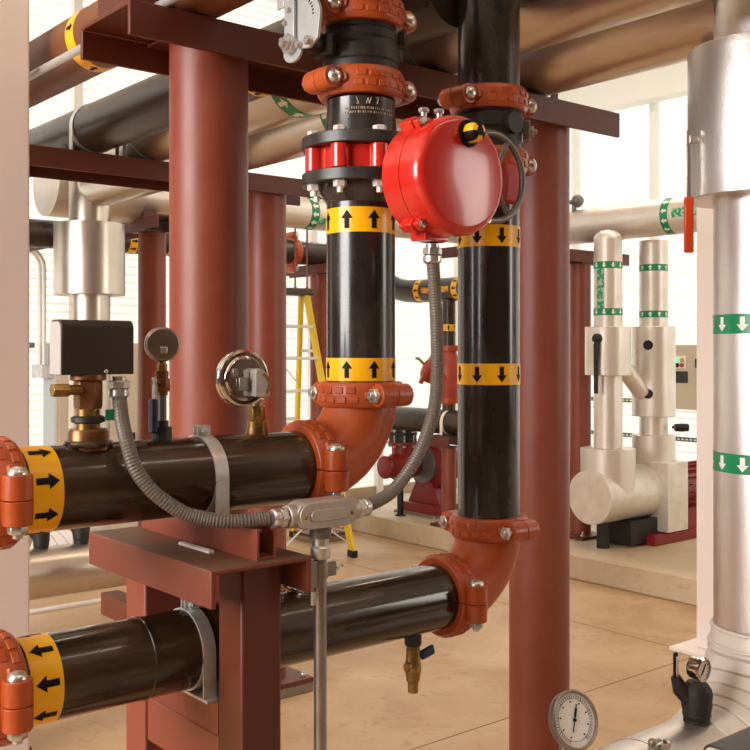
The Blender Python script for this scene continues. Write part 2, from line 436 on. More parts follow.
channel('steel_beam', 'small red saddle channel on the short post under the strapped dark pipe', 6.23, 6.50, 6.55, 6.81, .90, 1.0, 'y')
# thin red drops beyond the ladder
for k, (xx, yy) in enumerate(((4.50, 6.41), (4.61, 6.41))):
    tag(MB().cyl((xx, yy, 2.225), (xx, yy, 2.687), .007, seg=10).cyl((xx, yy, 2.225), (xx, yy, 2.24), .012, seg=6).build('hanger_rod', 'red'), ('thin red rod hanging from the silver header next to the orange coupling', 'thin red rod hanging from the silver header beside the black riser')[k], 'rod', 'thin red rods')
# small bracket on top of the front beam
tag(MB().bb(1.19, 1.198, 2.45, 2.62, 2.64, 2.80).bb(1.198, 1.30, 2.45, 2.62, 2.64, 2.652).bb(1.19, 1.30, 2.44, 2.45, 2.64, 2.80).build('angle_bracket', 'redshade', bevel=.002), 'red angle bracket welded on the end of the beam', 'bracket')

# ================================================================== MAIN BLACK PIPES
AX, PY, AZ = 1.580, 1.971, 1.488
BX, BZ = 2.027, 1.117
r6 = .0841
Q = .165
def arr(label, name='steel_pipe', cat='pipe', loc=(0, 0, 0), group=None): return thing(name, label, cat, loc, group)
# horizontal A
t = arr('black pipe with yellow arrows pointing into the upper elbow', loc=(.69, PY, AZ))
MB().pipe((.55, PY, AZ), (AX - Q, PY, AZ), r6, seg=64).build('pipe_body', 'blackh', t)
flow_tape(t, (.728, PY, AZ), X, r6, 0, .062, 8, R(28), 1)
# horizontal B
t = arr('black pipe with yellow arrows pointing away from the lower elbow', loc=(.69, PY, BZ))
MB().pipe((.55, PY, BZ), (BX - Q, PY, BZ), r6, seg=64).build('pipe_body', 'blackh', t)
flow_tape(t, (.728, PY, BZ), X, r6, 0, .062, 8, R(35), -1)
MB().torus((.985, PY, BZ), X, r6, .0025, 48, 8).build('weld_bead', 'blackh', t)
# riser A lower
t = arr('black riser with yellow bands of upward arrows', loc=(AX, PY, 1.655))
MB().pipe((AX, PY, AZ + Q), (AX, PY, 2.158), r6, seg=64).build('pipe_body', 'black', t)
flow_tape(t, (AX, PY, 0), Z, r6, 1.686, 1.741, 8, R(208), 1)
flow_tape(t, (AX, PY, 0), Z, r6, 2.041, 2.101, 8, R(208), 1)
# riser A upper
t = arr('black pipe piece with chalk marks between the flange and orange coupling', loc=(AX, PY, 2.27))
mb = MB().lathe([(r6 - .01, 0), (r6 + .006, 0), (r6 + .004, .02), (r6, .07), (r6, .095), (r6 - .01, .095)], (AX, PY, 2.27), Z, 64, 0, True)
mb.build('reducer_body', 'black', t)
mb = MB()
for q, hz in ((0, 2.322), (1, 2.332)):
    for i in range(26):
        th = R(205 + i * 3.6 + random.uniform(-1, 1)); w = R(random.uniform(.8, 1.8))
        d0, d1 = V((math.cos(th), math.sin(th), 0)), V((math.cos(th + w), math.sin(th + w), 0))
        o = V((AX, PY, hz)); k = r6 + .0036 - q * .001
        mb.add([o + d0 * k, o + d1 * k, o + d1 * k + Z * .0055, o + d0 * k + Z * .0055], [(0, 1, 2, 3)])
for th0, segs in ((228, ((0, 0, -4, .016), (-4, 0, 0, .0))), (240, ((0, 0, 3, .014), (3, .014, 5, 0), (5, 0, 8, .015))), (256, ((0, .015, 5, .015), (5, .015, 2, 0)))):
    for a0, z0_, a1, z1_ in segs:
        P_ = [V((AX + (r6 + .0012) * math.cos(R(th0 + a0 + (a1 - a0) * k / 4)), PY + (r6 + .0012) * math.sin(R(th0 + a0 + (a1 - a0) * k / 4)), 2.345 + z0_ + (z1_ - z0_) * k / 4)) for k in range(5)]
        if (P_[0] - P_[-1]).length > .001: mb.tube(P_, .0012, 6)
M['chalk'] = pbr('chalk_marks', '#B9A593', .8)
mb.build('chalk_mark', 'chalk', t)
t = arr('topmost piece of the black riser with the lever valve', loc=(AX, PY, 2.6))
MB().pipe((AX, PY, 2.565), (AX, PY, 3.3), r6, seg=64).build('pipe_body', 'black', t)
# riser B
t = arr('tall black riser with yellow bands of downward arrows', loc=(BX, PY, 1.28))
MB().pipe((BX, PY, BZ + Q), (BX, PY, 2.275), r6, seg=64).build('pipe_body', 'black', t)
flow_tape(t, (BX, PY, 0), Z, r6, 1.667, 1.724, 8, R(203), -1)
flow_tape(t, (BX, PY, 0), Z, r6, 2.036, 2.093, 8, R(203), -1)
t = arr('upper black pipe above the orange coupling, behind the red actuator', loc=(BX, PY, 2.45))
MB().cyl((BX, PY, 2.42), (BX, PY, 2.86), r6, seg=64).build('pipe_body', 'black', t)

# elbows
def elbow(ex, ez, label):
    t = thing('pipe_elbow', label, 'pipe elbow', (ex, PY, ez - .09)); mb = MB(); pts = []; rs = []
    c = V((ex - Q, PY, ez + Q))
    n = 24
    for i in range(n + 1):
        th = PI / 2 * i / n
        pts.append(c + V((math.sin(th) * Q, 0, -math.cos(th) * Q)))
        e = min(i, n - i) / n
        rs.append(r6 + (.0 if e < .01 else .0045 * min(1, e / .12)))
    mb.tube(pts, rs, 48); mb.build('elbow_body', 'orange', t)
elbow(AX, AZ, 'orange elbow turning the upper black pipe up into the upward arrow riser')
elbow(BX, BZ, 'orange elbow turning the lower black pipe up into the downward arrow riser')

# couplings
G = 'orange grooved couplings on the black pipes'
coupling((.688, PY, AZ), X, Z, 'orange coupling beside the yellow band on the upper horizontal black pipe', group=G, w=.06)
coupling((.688, PY, BZ), X, Z, 'orange coupling beside the yellow band on the lower horizontal black pipe', group=G, w=.06)
coupling((AX - Q, PY, AZ), X, Z, 'orange coupling joining the upper horizontal pipe to its elbow', group=G)
coupling((BX - Q, PY, BZ), X, Z, 'orange coupling joining the lower horizontal pipe to its elbow', group=G)
coupling((AX, PY, AZ + Q), Z, X, 'orange coupling on top of the upper elbow under a yellow band', group=G, flip=1)
coupling((BX, PY, BZ + Q), Z, X, 'orange coupling on top of the lower elbow by the thick column', group=G, flip=1)
coupling((AX, PY, 2.403), Z, -Y, 'orange coupling below the black lever valve, above the chalk marked pipe', group=G, w=.066)
coupling((AX, PY, 2.578), Z, -Y, 'orange coupling above the black lever valve, topmost on its riser', group=G, w=.066)
coupling((BX, PY, 2.434), Z, -Y, 'orange coupling above the red actuator on the other black riser', group=G, w=.062)
coupling((BX, PY, 2.270), Z, -Y, 'orange coupling seen through the handwheel ring behind the red actuator', group=G, w=.062)

# wafer valve with flanges
t = thing('wafer_valve', 'red lugged wafer valve bolted between two black flanges on the riser', 'valve', (AX, PY, 2.158))
FR = .1445
for z0, z1 in ((2.158, 2.186), (2.245, 2.273)):
    MB().lathe([(r6 - .005, z0), (FR, z0), (FR, z1), (r6 - .005, z1)], (AX, PY, 0), Z, 64, 0, True).build('flange', 'flange', t, .002)
MB().lathe([(r6 + .02, 2.142), (r6 + .0, 2.115), (r6 - .004, 2.115), (r6 - .004, 2.16), (r6 + .022, 2.16)], (AX, PY, 0), Z, 48, 0, True).build('weld_neck', 'black', t)
mb = MB().lathe([(r6 - .01, 2.186), (.112, 2.186), (.112, 2.245), (r6 - .01, 2.245)], (AX, PY, 0), Z, 64, 0, True)
for i in range(8):
    th = R(230.5 - 23 + 45 * i); p = V((AX + .119 * math.cos(th), PY + .119 * math.sin(th), 0))
    mb.cyl(p + Z * 2.187, p + Z * 2.244, .0235, seg=20)
mb.build('lug_body', 'valvered', t, .002)
for i in range(8):
    th = R(230.5 - 23 + 45 * i); p = V((AX + .121 * math.cos(th), PY + .121 * math.sin(th), 0))
    m2 = MB().hexn(p + Z * 2.273, Z, .0165, .013).hexn(p + Z * 2.143, Z, .0165, .015).cyl(p + Z * 2.13, p + Z * 2.28, .008, seg=10)
    m2.build('flange_bolt', 'boltlit', t)

# lever butterfly valve
t = thing('butterfly_valve', 'black butterfly valve with a pale notched lever plate on the upward arrow riser', 'valve', (AX, PY, 2.42))
mb = MB().lathe([(r6 - .01, 2.415), (r6 + .006, 2.415), (r6 + .006, 2.455), (r6 + .010, 2.458), (r6 + .010, 2.492), (r6 + .004, 2.496), (r6 + .004, 2.506), (r6 + .008, 2.510), (r6 + .008, 2.528), (r6 + .002, 2.532), (r6 + .002, 2.55), (r6 - .01, 2.55)], (AX, PY, 0), Z, 64, 0, True)
mb.cyl((AX - .05, PY, 2.482), (AX - .168, PY, 2.482), .02, seg=24)
mb.box((AX - .118, PY, 2.482), (.018, .06, .05))
mb.cyl((AX + .07, PY - .06, 2.522), (AX + .082, PY - .075, 2.522), .018)
mb.build('valve_body', 'blackcast', t, .002)
lx = AX - .175
mb = MB(); poly = []
cy, cz = PY + .028, 2.484
for th in range(0, 181, 12): poly.append((cy + .024 * math.cos(R(360 - th)), cz - .018 + .024 * math.sin(R(360 - th))))
poly += [(PY - .018, 2.462), (PY - .040, 2.478), (PY - .046, 2.53)]
for th in range(0, 100, 10): poly.append((PY + .02 + .066 * math.cos(R(180 - th)) * 1.0, 2.535 + .066 * math.sin(R(180 - th))))
poly += [(PY + .05, 2.60), (PY + .05, 2.50)]
poly = [(PY + (a - PY) * 1.5 - .004, b) for a, b in poly]
mb.prism(poly, (lx - .004, 0, 0), Y, Z, X * .008)
mb.build('notch_plate', 'plategrey', t, .0015)
mb = MB()
for i in range(9):
    th = R(178 - i * 9); q = V((lx - .0046, PY + .024 + .072 * math.cos(th), 2.535 + .055 * math.sin(th)))
    mb.box(q, (.002, .006, .0025), 0, (X, V((0, math.cos(th), math.sin(th))), V((0, -math.sin(th), math.cos(th)))))
mb.build('notch_slot', 'ink', t)
mb = MB().bb(lx - .014, lx - .005, PY + .016, PY + .056, 2.47, 2.635); mb.box((lx - .012, PY + .07, 2.60), (.006, .03, .05)); mb.build('lever', 'plategrey', t, .002)
cy = PY + .038
mb = MB().cyl((lx - .006, cy, cz), (lx - .018, cy, cz), .024).cyl((lx - .018, cy, cz), (lx - .026, cy, cz), .017).hexn((lx - .026, cy, cz), -X, .012, .01)
mb.build('pivot_nut', 'zinc', t)
for q_, r_, h_ in (((lx - .004, PY - .036, 2.476), .011, .014), ((lx - .004, PY + .004, 2.474), .009, .012), ((lx - .013, cy + .012, 2.535), .007, .008), ((lx - .013, cy - .004, 2.562), .007, .008)):
    MB().hexn(q_, -X, r_, h_).build('plate_bolt', 'zinc', t)


# valve body on riser B
t = thing('butterfly_valve', 'black butterfly valve body behind the red actuator, between two orange couplings', 'valve', (BX, PY, 2.31))
mb = MB().lathe([(r6 - .01, 2.275), (r6 + .004, 2.275), (r6 + .004, 2.352), (r6 + .010, 2.356), (r6 + .010, 2.392), (r6 + .004, 2.396), (r6 + .004, 2.425), (r6 - .01, 2.425)], (BX, PY, 0), Z, 64, 0, True)
mb.cyl((BX, PY, 2.365), (BX + .0, PY - .10, 2.365), .03)
mb.build('valve_body', 'blackcast', t, .002)
q = V((BX + .078, PY - .065, 2.355)); dr = V((.70, -.714, 0))
MB().box(q, (.05, .02, .05), 0, (dr.cross(Z), dr, Z)).hexn(q + dr * .008, dr, .016, .014).cyl(q + dr * .02, q + dr * .03, .007).build('plug_bolt', 'satin', t, .002)

# ================================================================== RED ACTUATOR
ax_, yf, yr, az_, ar = 1.5700, 1.600, 1.732, 2.141, .132
t = thing('valve_actuator', 'round red electric valve actuator hanging between the two black risers', 'actuator', (ax_, 1.70, az_ - ar))
o = V((ax_, yr, az_))
MB().lathe([(0, -.004), (ar - .016, -.004), (ar - .004, .006), (ar - .003, .050), (ar, .052), (ar, .066), (0, .066)], o, -Y, 96).build('housing', 'valvered', t)
MB().lathe([(ar - .001, .068), (ar, .068), (ar - .0005, .112), (ar - .004, .123), (ar - .011, .130), (ar - .02, .132), (.03, .1335), (0, .1335)], o, -Y, 96).lathe([(ar - .004, .064), (ar - .004, .070)], o, -Y, 96).build('cover', 'valvered', t)
for th in (128, 38, 232, 322):
    mb = MB(); d = V((math.cos(R(th)), 0, math.sin(R(th)))); e = V((-d.z, 0, d.x))
    q = o + d * (ar + .006)
    mb.box(q - Y * .050, (.026, .040, .024), 0, (d, Y, e)); mb.box(q - Y * .082, (.022, .018, .022), 0, (d, Y, e))
    mb.build('cover_lug', 'valvered', t, .003)
    MB().cyl(q + d * .002 - Y * .088, q + d * .002 - Y * .099, .009, seg=16).build('cover_bolt', 'satin', t, .001)
for dy in (.012, .055):
    mb = MB().cyl((ax_ - .03 + dy * .8, yr - .02 - dy * .3, az_ + ar - .012), (ax_ - .03 + dy * .8, yr - .02 - dy * .3, az_ + ar + .018), .007, seg=12)
    mb.hexn((ax_ - .03 + dy * .8, yr - .02 - dy * .3, az_ + ar + .018), Z, .012, .01).build('stop_screw', 'zinc', t)
    MB().cyl((ax_ - .03 + dy * .8, yr - .02 - dy * .3, az_ + ar - .03), (ax_ - .03 + dy * .8, yr - .02 - dy * .3, az_ + ar + .005), .016, seg=20).build('screw_boss', 'valvered', t)
# position indicator
pi_ = V((ax_ + .012, yf + .0, az_ + .090))
MB().lathe([(0, 0), (.030, 0), (.030, .004), (.026, .007), (0, .007)], pi_, -Y, 32).build('indicator_rim', 'ink', t)
mb = MB(); prof = [(.022, .006), (.022, .022), (.0195, .033), (.010, .037), (0, .0375)]
u, v, a = frame(-Y)
n = 32
rows = []
for i in range(n):
    for k in range(len(prof) - 1):
        (r0, h0), (r1, h1) = prof[k], prof[k + 1]
        t0, t1 = 2 * PI * i / n, 2 * PI * (i + 1) / n
        yel = (i % 11) < 5 and k < 3
        P = lambda r, h, th: pi_ + a * h + (u * math.cos(th) + v * math.sin(th)) * r
        vs = [P(r0, h0, t0), P(r0, h0, t1), P(max(r1, 1e-4), h1, t1), P(max(r1, 1e-4), h1, t0)]
        mb.add(vs, [(0, 1, 2, 3)], 1 if yel else 0)
mb.build('position_indicator', ['ink', 'yellow'], t, label='black and yellow domed position indicator')
# conduit hub
MB().cyl((ax_, 1.702, az_ - ar + .02), (ax_, 1.702, az_ - ar - .008), .030).box((ax_ - .02, 1.69, az_ - ar + .012), (.07, .05, .04)).build('conduit_hub', 'valvered', t, .003)
# gearbox and neck
mb = MB().bb(1.80, 1.935, 1.835, 1.91, 2.13, 2.26).bb(1.92, 2.02, 1.835, 1.880, 2.145, 2.245); mb.cyl((1.66, 1.75, 2.15), (1.83, 1.87, 2.19), .05); mb.cyl((1.9, 1.875, 2.22), (1.96, 1.93, 2.31), .025)
mb.cyl((1.876, 1.86, 2.194), (1.876, 1.81, 2.194), .026)
mb.build('gear_housing', 'castred', t, .006)
hw = V((1.870, 1.805, 2.194))
mb = MB().torus(hw, Y, .110, .0085, 64, 12)
for th in (60, 180, 300):
    d = V((math.cos(R(th)), 0, math.sin(R(th)))); mb.cyl(hw, hw + d * .108, .006, seg=10)
mb.cyl(hw - Y * .012, hw + Y * .016, .02)
M['wheelgrey'] = pbr('grey_handwheel', '#6E6A66', .35, .4)
mb.build('handwheel', 'wheelgrey', t, label='grey spoked handwheel')

# ================================================================== CONDUITS
def flex(pts, label, r=.0145):
    P = spline(pts, .0032); rs = [r + (.0006 if i % 2 else -.0006) for i in range(len(P))]
    o = tag(MB().tube(P, rs, 14).build('flexible_conduit', 'conduit', ang=18), label, 'conduit'); return o
def fitting(p, a, label, s=1):
    p = V(p); a = V(a).normalized(); t = thing('conduit_connector', label, 'conduit connector', p, 'metal conduit connectors')
    mb = MB().lathe([(0, 0), (.015 * s, 0), (.015 * s, .010 * s), (0, .010 * s)], p, a, 24); mb.build('thread', 'zinc', t)
    MB().hexn(p + a * .008 * s, a, .0225 * s, .016 * s).build('lock_nut', 'zinc', t, .001)
    MB().lathe([(.018 * s, 0), (.021 * s, .002), (.021 * s, .014 * s), (.017 * s, .018 * s), (.014 * s, .018 * s)], p + a * .025 * s, a, 24, 0).build('collar', 'zinc', t)
flex([(ax_, 1.702, 1.972), (ax_ + .006, 1.703, 1.92), (1.585, 1.706, 1.84), (1.592, 1.71, 1.74), (1.587, 1.71, 1.647), (1.564, 1.712, 1.575), (1.5245, 1.718, 1.504), (1.468, 1.727, 1.446), (1.40, 1.733, 1.421), (1.385, 1.734, 1.420)], 'grey flexible conduit curving down from the red actuator')
flex([(.932, 1.950, 1.675), (.9285, 1.938, 1.65), (.921, 1.912, 1.615), (.9165, 1.880, 1.575), (.924, 1.858, 1.525), (.953, 1.838, 1.479), (1.0, 1.818, 1.441), (1.035, 1.800, 1.427), (1.084, 1.770, 1.418), (1.150, 1.742, 1.420), (1.175, 1.735, 1.420)], 'grey flexible conduit looping down from the dark control box to the tee box')
fitting((ax_, 1.702, 1.997), -Z, 'metal conduit connector under the red actuator')
fitting((.932, 1.950, 1.706), -Z, 'metal conduit connector under the dark control box')
cb = V((1.284, 1.734, 1.420))
fitting(cb + X * .085, X, 'metal connector joining the actuator conduit to the cast tee box', .95)
fitting(cb - X * .085, -X, 'metal connector joining the control box conduit to the cast tee box', .95)
t = thing('conduit_tee_box', 'pale cast conduit tee box with an oblong cover under the upper elbow', 'conduit box', cb - Z * .03)
mb = MB(); N = 10; ov = lambda hw_, hh: [(hw_ - hh + hh * math.cos(R(th)), hh * math.sin(R(th))) for th in range(-90, 91, 15)] + [(-(hw_ - hh) + hh * math.cos(R(th)), hh * math.sin(R(th))) for th in range(90, 271, 15)]
mb.prism(ov(.078, .029), cb + Y * .024, X, Z, -Y * .048)
mb.cyl(cb - X * .06, cb - X * .090, .024).cyl(cb + X * .06, cb + X * .090, .024)
mb.build('box_body', 'conduitbox', t, .003)
MB().prism(ov(.074, .0275), cb - Y * .0245, X, Z, -Y * .004).prism(ov(.048, .013), cb - Y * .028, X, Z, -Y * .005).build('cover', 'conduitbox', t, .003)
for s in (1, -1): MB().dome(cb + X * s * .060 - Y * .0285 + Z * (-.002), -Y, .0045, .003).build('screw', 'brass', t)
MB().cyl(cb + V((-.003, 0, -.025)), cb + V((-.003, 0, -.052)), .023).build('lower_hub', 'conduit', t)
p = cb + V((-.003, 0, 0))
t = thing('rigid_conduit', 'vertical rigid metal conduit dropping from the tee box past the red stand', 'conduit', (p.x, p.y, 0))
MB().cyl((p.x, p.y, 0), (p.x, p.y, 1.34), .0135, seg=24).build('tube', 'emt', t)
MB().lathe([(.014, 1.325), (.019, 1.325), (.021, 1.33), (.021, 1.348), (.018, 1.352), (.018, 1.372), (.012, 1.372)], (p.x, p.y, 0), Z, 24).build('compression_nut', 'zinc', t)
# beam clamp
t = thing('conduit_clamp', 'small metal clamp holding the vertical conduit to the red stand', 'clamp', (p.x, p.y, 1.265))
mb = MB().lathe([(.0137, -.016), (.0165, -.016), (.0165, .016), (.0137, .016)], (p.x, p.y, 1.30), Z, 24, 0, True)
mb.box((p.x + .026, p.y, 1.30), (.024, .012, .03)); mb.box((p.x - .028, p.y - .002, 1.295), (.024, .022, .055)); mb.build('clamp_body', 'emt', t, .001)
MB().cyl((p.x - .03, p.y - .016, 1.262), (p.x - .03, p.y - .016, 1.235), .0055, seg=12).build('set_screw', 'zinc', t)
MB().cyl((p.x + .02, p.y, 1.302), (p.x + .058, p.y - .002, 1.302), .003, seg=8).hexn((p.x + .038, p.y, 1.302), X, .009, .007).build('clamp_bolt', 'zinc', t)

# ================================================================== FLOW SWITCH AND GAUGES ON UPPER PIPE
def flow_switch(ox, oy, z0, label, L=.152, D=.060, H=.109):
    t = thing('flow_switch', label, 'control box', (ox + L / 2, oy, z0 - .14))
    y0 = oy - D / 2
    rc = .017; prof = []
    for th in range(0, 91, 15): prof.append((y0 + D - rc + rc * math.cos(R(th)), z0 + H - rc + rc * math.sin(R(th))))
    for th in range(90, 181, 15): prof.append((y0 + rc + rc * math.cos(R(th)), z0 + H - rc + rc * math.sin(R(th))))
    full = [(y0 + D, z0)] + prof + [(y0, z0)]
    MB().prism(full, (ox, 0, 0), Y, Z, X * L).build('cover', 'boxblack', t, .0012)
    inn = [(y0 + (a - y0) * .9 + D * .05, z0 + (b - z0) * .955 + .001) for a, b in full]
    MB().prism(inn, (ox - .0015, 0, 0), Y, Z, X * .004).build('end_plate', 'boxend', t)
    MB().dome((ox + .092, y0 - .0002, z0 + .006), -Y, .0045, .002).build('cover_screw', 'zinc', t)
    cx = ox + .067
    mb = MB().lathe([(0, 0), (.035, 0), (.036, -.004), (.036, -.010), (.03, -.013), (0, -.013)], (cx, oy, z0), Z, 32); mb.build('mounting_flange', 'bronze', t)
    MB().hexn((cx, oy, z0 - .070), Z, .029, .060).lathe([(.022, 0), (.022, -.012)], (cx, oy, z0 - .070), Z, 24).build('valve_body', 'bronze', t, .002)
    q = V((cx - .02, oy - .012, z0 - .030))
    MB().cyl(q, q - X * .03, .010).hexn(q - X * .026, -X, .0145, .034).build('test_plug', 'brass', t, .001)
    MB().cyl((cx, oy, z0 - .066), (cx, oy, z0 - .112), .024).build('nipple', 'brass', t)
    MB().lathe([(.018, 0), (.028, .003), (.034, .005), (.034, .014), (.028, .017), (.02, .018)], (cx, oy, z0 - .100), Z, 32).build('union_ring', 'blackcast', t)
    return t, cx
t, cx = flow_switch(.805, 1.9645, 1.711, 'dark brown control box with pale end plate on bronze neck, on the upper black pipe')
MB().lathe([(.043, -.008), (.041, .0), (.040, .028), (.037, .034), (.02, .034)], (cx, 1.9645, 1.568), Z, 40).build('weld_socket', 'bronze', t)
MB().torus((cx, 1.9645, 1.573), Z, .043, .007, 40, 8).build('weld_bead', 'blackh', t)
MB().box((cx + .030, 1.928, 1.630), (.020, .002, .022)).build('green_tag', 'green', t)

# small pressure gauge
gx = 1.040
t = thing('pressure_gauge', 'small round pressure gauge with a blue handled valve, on the upper black pipe', 'gauge', (gx, PY, 1.565))
bn = V((math.cos(R(252)), math.sin(R(252)), 0)); gc = V((gx, PY, 1.772))
MB().lathe([(0, -.012), (.034, -.012), (.035, -.010), (.035, .012), (.033, .016), (0, .018)], gc, bn, 40).build('case', 'satin', t, .001)
MB().lathe([(.036, -.006), (.037, -.004), (.037, .006), (.035, .008)], gc, bn, 40).build('bezel', 'satin', t)
MB().box(gc + bn * .018 - Z * .012, (.016, .006, .014), 0, (bn.cross(Z), bn, Z)).build('connection_block', 'zinc', t, .002)
MB().cyl((gx, PY, 1.742), (gx, PY, 1.718), .008).hexn((gx, PY, 1.715), Z, .011, .016).build('stem', 'brass', t)
MB().cyl((gx, PY, 1.716), (gx, PY, 1.664), .014, .012).hexn((gx, PY, 1.672), Z, .017, .028).cyl((gx, PY, 1.69), (gx - .028, PY - .012, 1.695), .008).build('ball_valve', 'bronze', t, .001)
MB().box((gx - .026, PY - .016, 1.672), (.005, .014, .06)).build('valve_lever', 'zinc', t, .001)
MB().box((gx - .029, PY - .016, 1.622), (.013, .024, .072)).build('handle_sleeve', 'bluehandle', t, .004, label='dark blue vinyl handle sleeve')
MB().cyl((gx, PY, 1.665), (gx, PY, 1.602), .0095).build('nipple', 'wheelgrey', t)
MB().lathe([(.021, -.01), (.021, .018), (.014, .020), (.014, .032), (.009, .033)], (gx, PY, 1.578), Z, 28).build('weld_socket', 'blackcast', t)

# big dial thermometer (seen from behind)
tx = 1.278
gc = V((tx - .046, PY - .012, 1.697))
t = thing('dial_thermometer', 'large chrome dial thermometer seen from its back on the upper black pipe', 'thermometer', (tx, PY, 1.565))
MB().torus(gc, Y, .0605, .0045, 64, 12).lathe([(.058, -.012), (.063, -.010), (.063, .012), (.058, .014)], gc, Y, 64).build('bezel', 'chrome', t)
MB().lathe([(.060, .006), (.052, -.012), (.050, -.014), (.044, -.010), (.042, -.016), (.0, -.016)], gc, Y, 64).build('back_shell', 'chrome', t)
MB().lathe([(0, .013), (.059, .013)], gc, Y, 64).build('dial', 'dialface', t)
mb = MB(); hub = gc - Y * .016
arc = [(-.006, .018), (.006, .022), (.018, .018), (.028, .006), (.033, -.012), (.033, -.042), (.010, -.042), (-.006, -.040)]
mb.prism(arc, hub + X * .014, X, Z, -Y * .026); mb.build('pivot_bracket', 'boxend', t, .003)
mb = MB()
for i in range(9):
    th = R(68 - i * 14); mb.box(hub + V((.020 + .024 * math.cos(th), -.027, .024 * math.sin(th) - .014)), (.006, .004, .004), 0, (V((math.cos(th), 0, math.sin(th))), Y, V((-math.sin(th), 0, math.cos(th)))))
mb.build('tilt_gear', 'brass', t)
MB().box(hub + V((-.012, -.006, -.012)), (.026, .012, .03)).box(hub + V((-.03, -.003, .012)), (.014, .006, .02)).build('adjuster', 'satin', t, .002)
s0 = V((tx, PY, 0))
MB().cyl(s0 + Z * 1.628, s0 + Z * 1.658, .012).hexn(s0 + Z * 1.640, Z, .017, .010).build('stem', 'zinc', t)
MB().hexn(s0 + Z * 1.600, Z, .020, .034).cyl(s0 + Z * 1.58, s0 + Z * 1.60, .0225).build('thermowell', 'brass', t, .001)
MB().lathe([(.027, -.006), (.024, .018), (.016, .020)], s0 + Z * 1.568, Z, 28).build('weld_socket', 'bronze', t)

# straps on main pipes
strap((1.136, PY, AZ), X, r6, 'bright metal strap clamped around the upper black pipe over the stand', .032, True, 'galv', drop=.09)
strap((1.105, PY, BZ), X, r6, 'dull metal strap around the lower black pipe inside the red stand', .030, True, 'galv', drop=.09)

# drain valve under lower pipe
dx = 1.751; dz = BZ - r6
t = thing('drain_valve', 'small brass drain valve with a blue handle hanging under the lower black pipe', 'valve', (dx, PY, dz - .155))
MB().lathe([(.022, .012), (.022, -.024), (.020, -.028), (.012, -.028)], (dx, PY, dz), Z, 28).build('weld_socket', 'blackcast', t)
MB().hexn((dx, PY, dz - .040), Z, .017, .016).build('union_nut', 'brass', t)
MB().lathe([(.018, 0), (.019, -.03), (.0215, -.038), (.0215, -.058), (.018, -.072), (.018, -.082), (.0135, -.086), (.0135, -.112), (.008, -.112)], (dx, PY, dz - .036), Z, 24).cyl((dx, PY, dz - .075), (dx - .03, PY - .01, dz - .078), .010).hexn((dx - .022, PY - .008, dz - .078), -X, .012, .010).build('valve_body', 'brass', t, .001)
MB().box((dx + .038, PY - .012, dz - .050), (.046, .012, .026), 0, (V((.97, 0, .22)), Y, V((-.22, 0, .97)))).build('handle', 'bluehandle', t, .005, label='dark blue lever handle')

# ================================================================== RED PIPE STAND
t = thing('pipe_stand', 'red steel stand with two posts and channel cross arms holding both black pipes', 'pipe stand', (1.157, 2.02, 0))
def chan(x0, x1, y0, y1, z0, z1, th=.010, tf=.012):
    return MB().prism([(x0, z0), (x0 + tf, z0), (x0 + tf, z1 - th), (x1 - tf, z1 - th), (x1 - tf, z0), (x1, z0), (x1, z1), (x0, z1)], (0, y0, 0), X, Z, Y * (y1 - y0))
m_ = M['channeltop'] = pbr('dusty_oxide', '#6E3020', .55, 0, '#783A28', 6, rvar=.05)
nt_ = m_.node_tree; b_ = nt_.nodes['Principled BSDF']; src_ = b_.inputs['Base Color'].links[0].from_socket
ge_ = nt_.nodes.new('ShaderNodeNewGeometry'); sx_ = nt_.nodes.new('ShaderNodeSeparateXYZ'); nt_.links.new(ge_.outputs['True Normal'], sx_.inputs[0])
dn_ = nt_.nodes.new('ShaderNodeTexNoise'); dn_.inputs['Scale'].default_value = 9; dn_.inputs['Detail'].default_value = 6
dm_ = nt_.nodes.new('ShaderNodeMath'); dm_.operation = 'MULTIPLY'; nt_.links.new(sx_.outputs['Z'], dm_.inputs[0])
dr_ = nt_.nodes.new('ShaderNodeMapRange'); dr_.inputs[1].default_value = .3; dr_.inputs[2].default_value = .6; dr_.inputs[3].default_value = .45; dr_.inputs[4].default_value = 1
nt_.links.new(dn_.outputs['Fac'], dr_.inputs[0]); nt_.links.new(dr_.outputs[0], dm_.inputs[1]); dm_.use_clamp = True
dx_ = nt_.nodes.new('ShaderNodeMix'); dx_.data_type = 'RGBA'; nt_.links.new(dm_.outputs[0], dx_.inputs[0]); nt_.links.new(src_, dx_.inputs[6]); dx_.inputs[7].default_value = lin('#6B503B')
nt_.links.new(dx_.outputs[2], b_.inputs['Base Color'])
chan(1.008, 1.245, 1.714, 2.268, 1.263, 1.338).build('top_channel', 'channeltop', t, .003)
MB().bb(1.112, 1.208, 1.770, 1.862, .02, 1.328).build('post', 'redshade', t, .005)
MB().bb(1.107, 1.207, 2.181, 2.281, .02, 1.328).build('post', 'red', t, .005)
for yy in (1.816, 2.231): MB().bb(1.157 - .11, 1.157 + .11, yy - .10, yy + .10, 0, .02).build('base_plate', 'redshade', t, .002)
chan(1.112, 1.205, 1.862, 2.181, .855, .956).build('lower_channel', 'red', t, .004)
MB().bb(1.107, 1.155, 2.281, 2.42, 1.10, 1.155).build('bracket', 'redshade', t, .002)
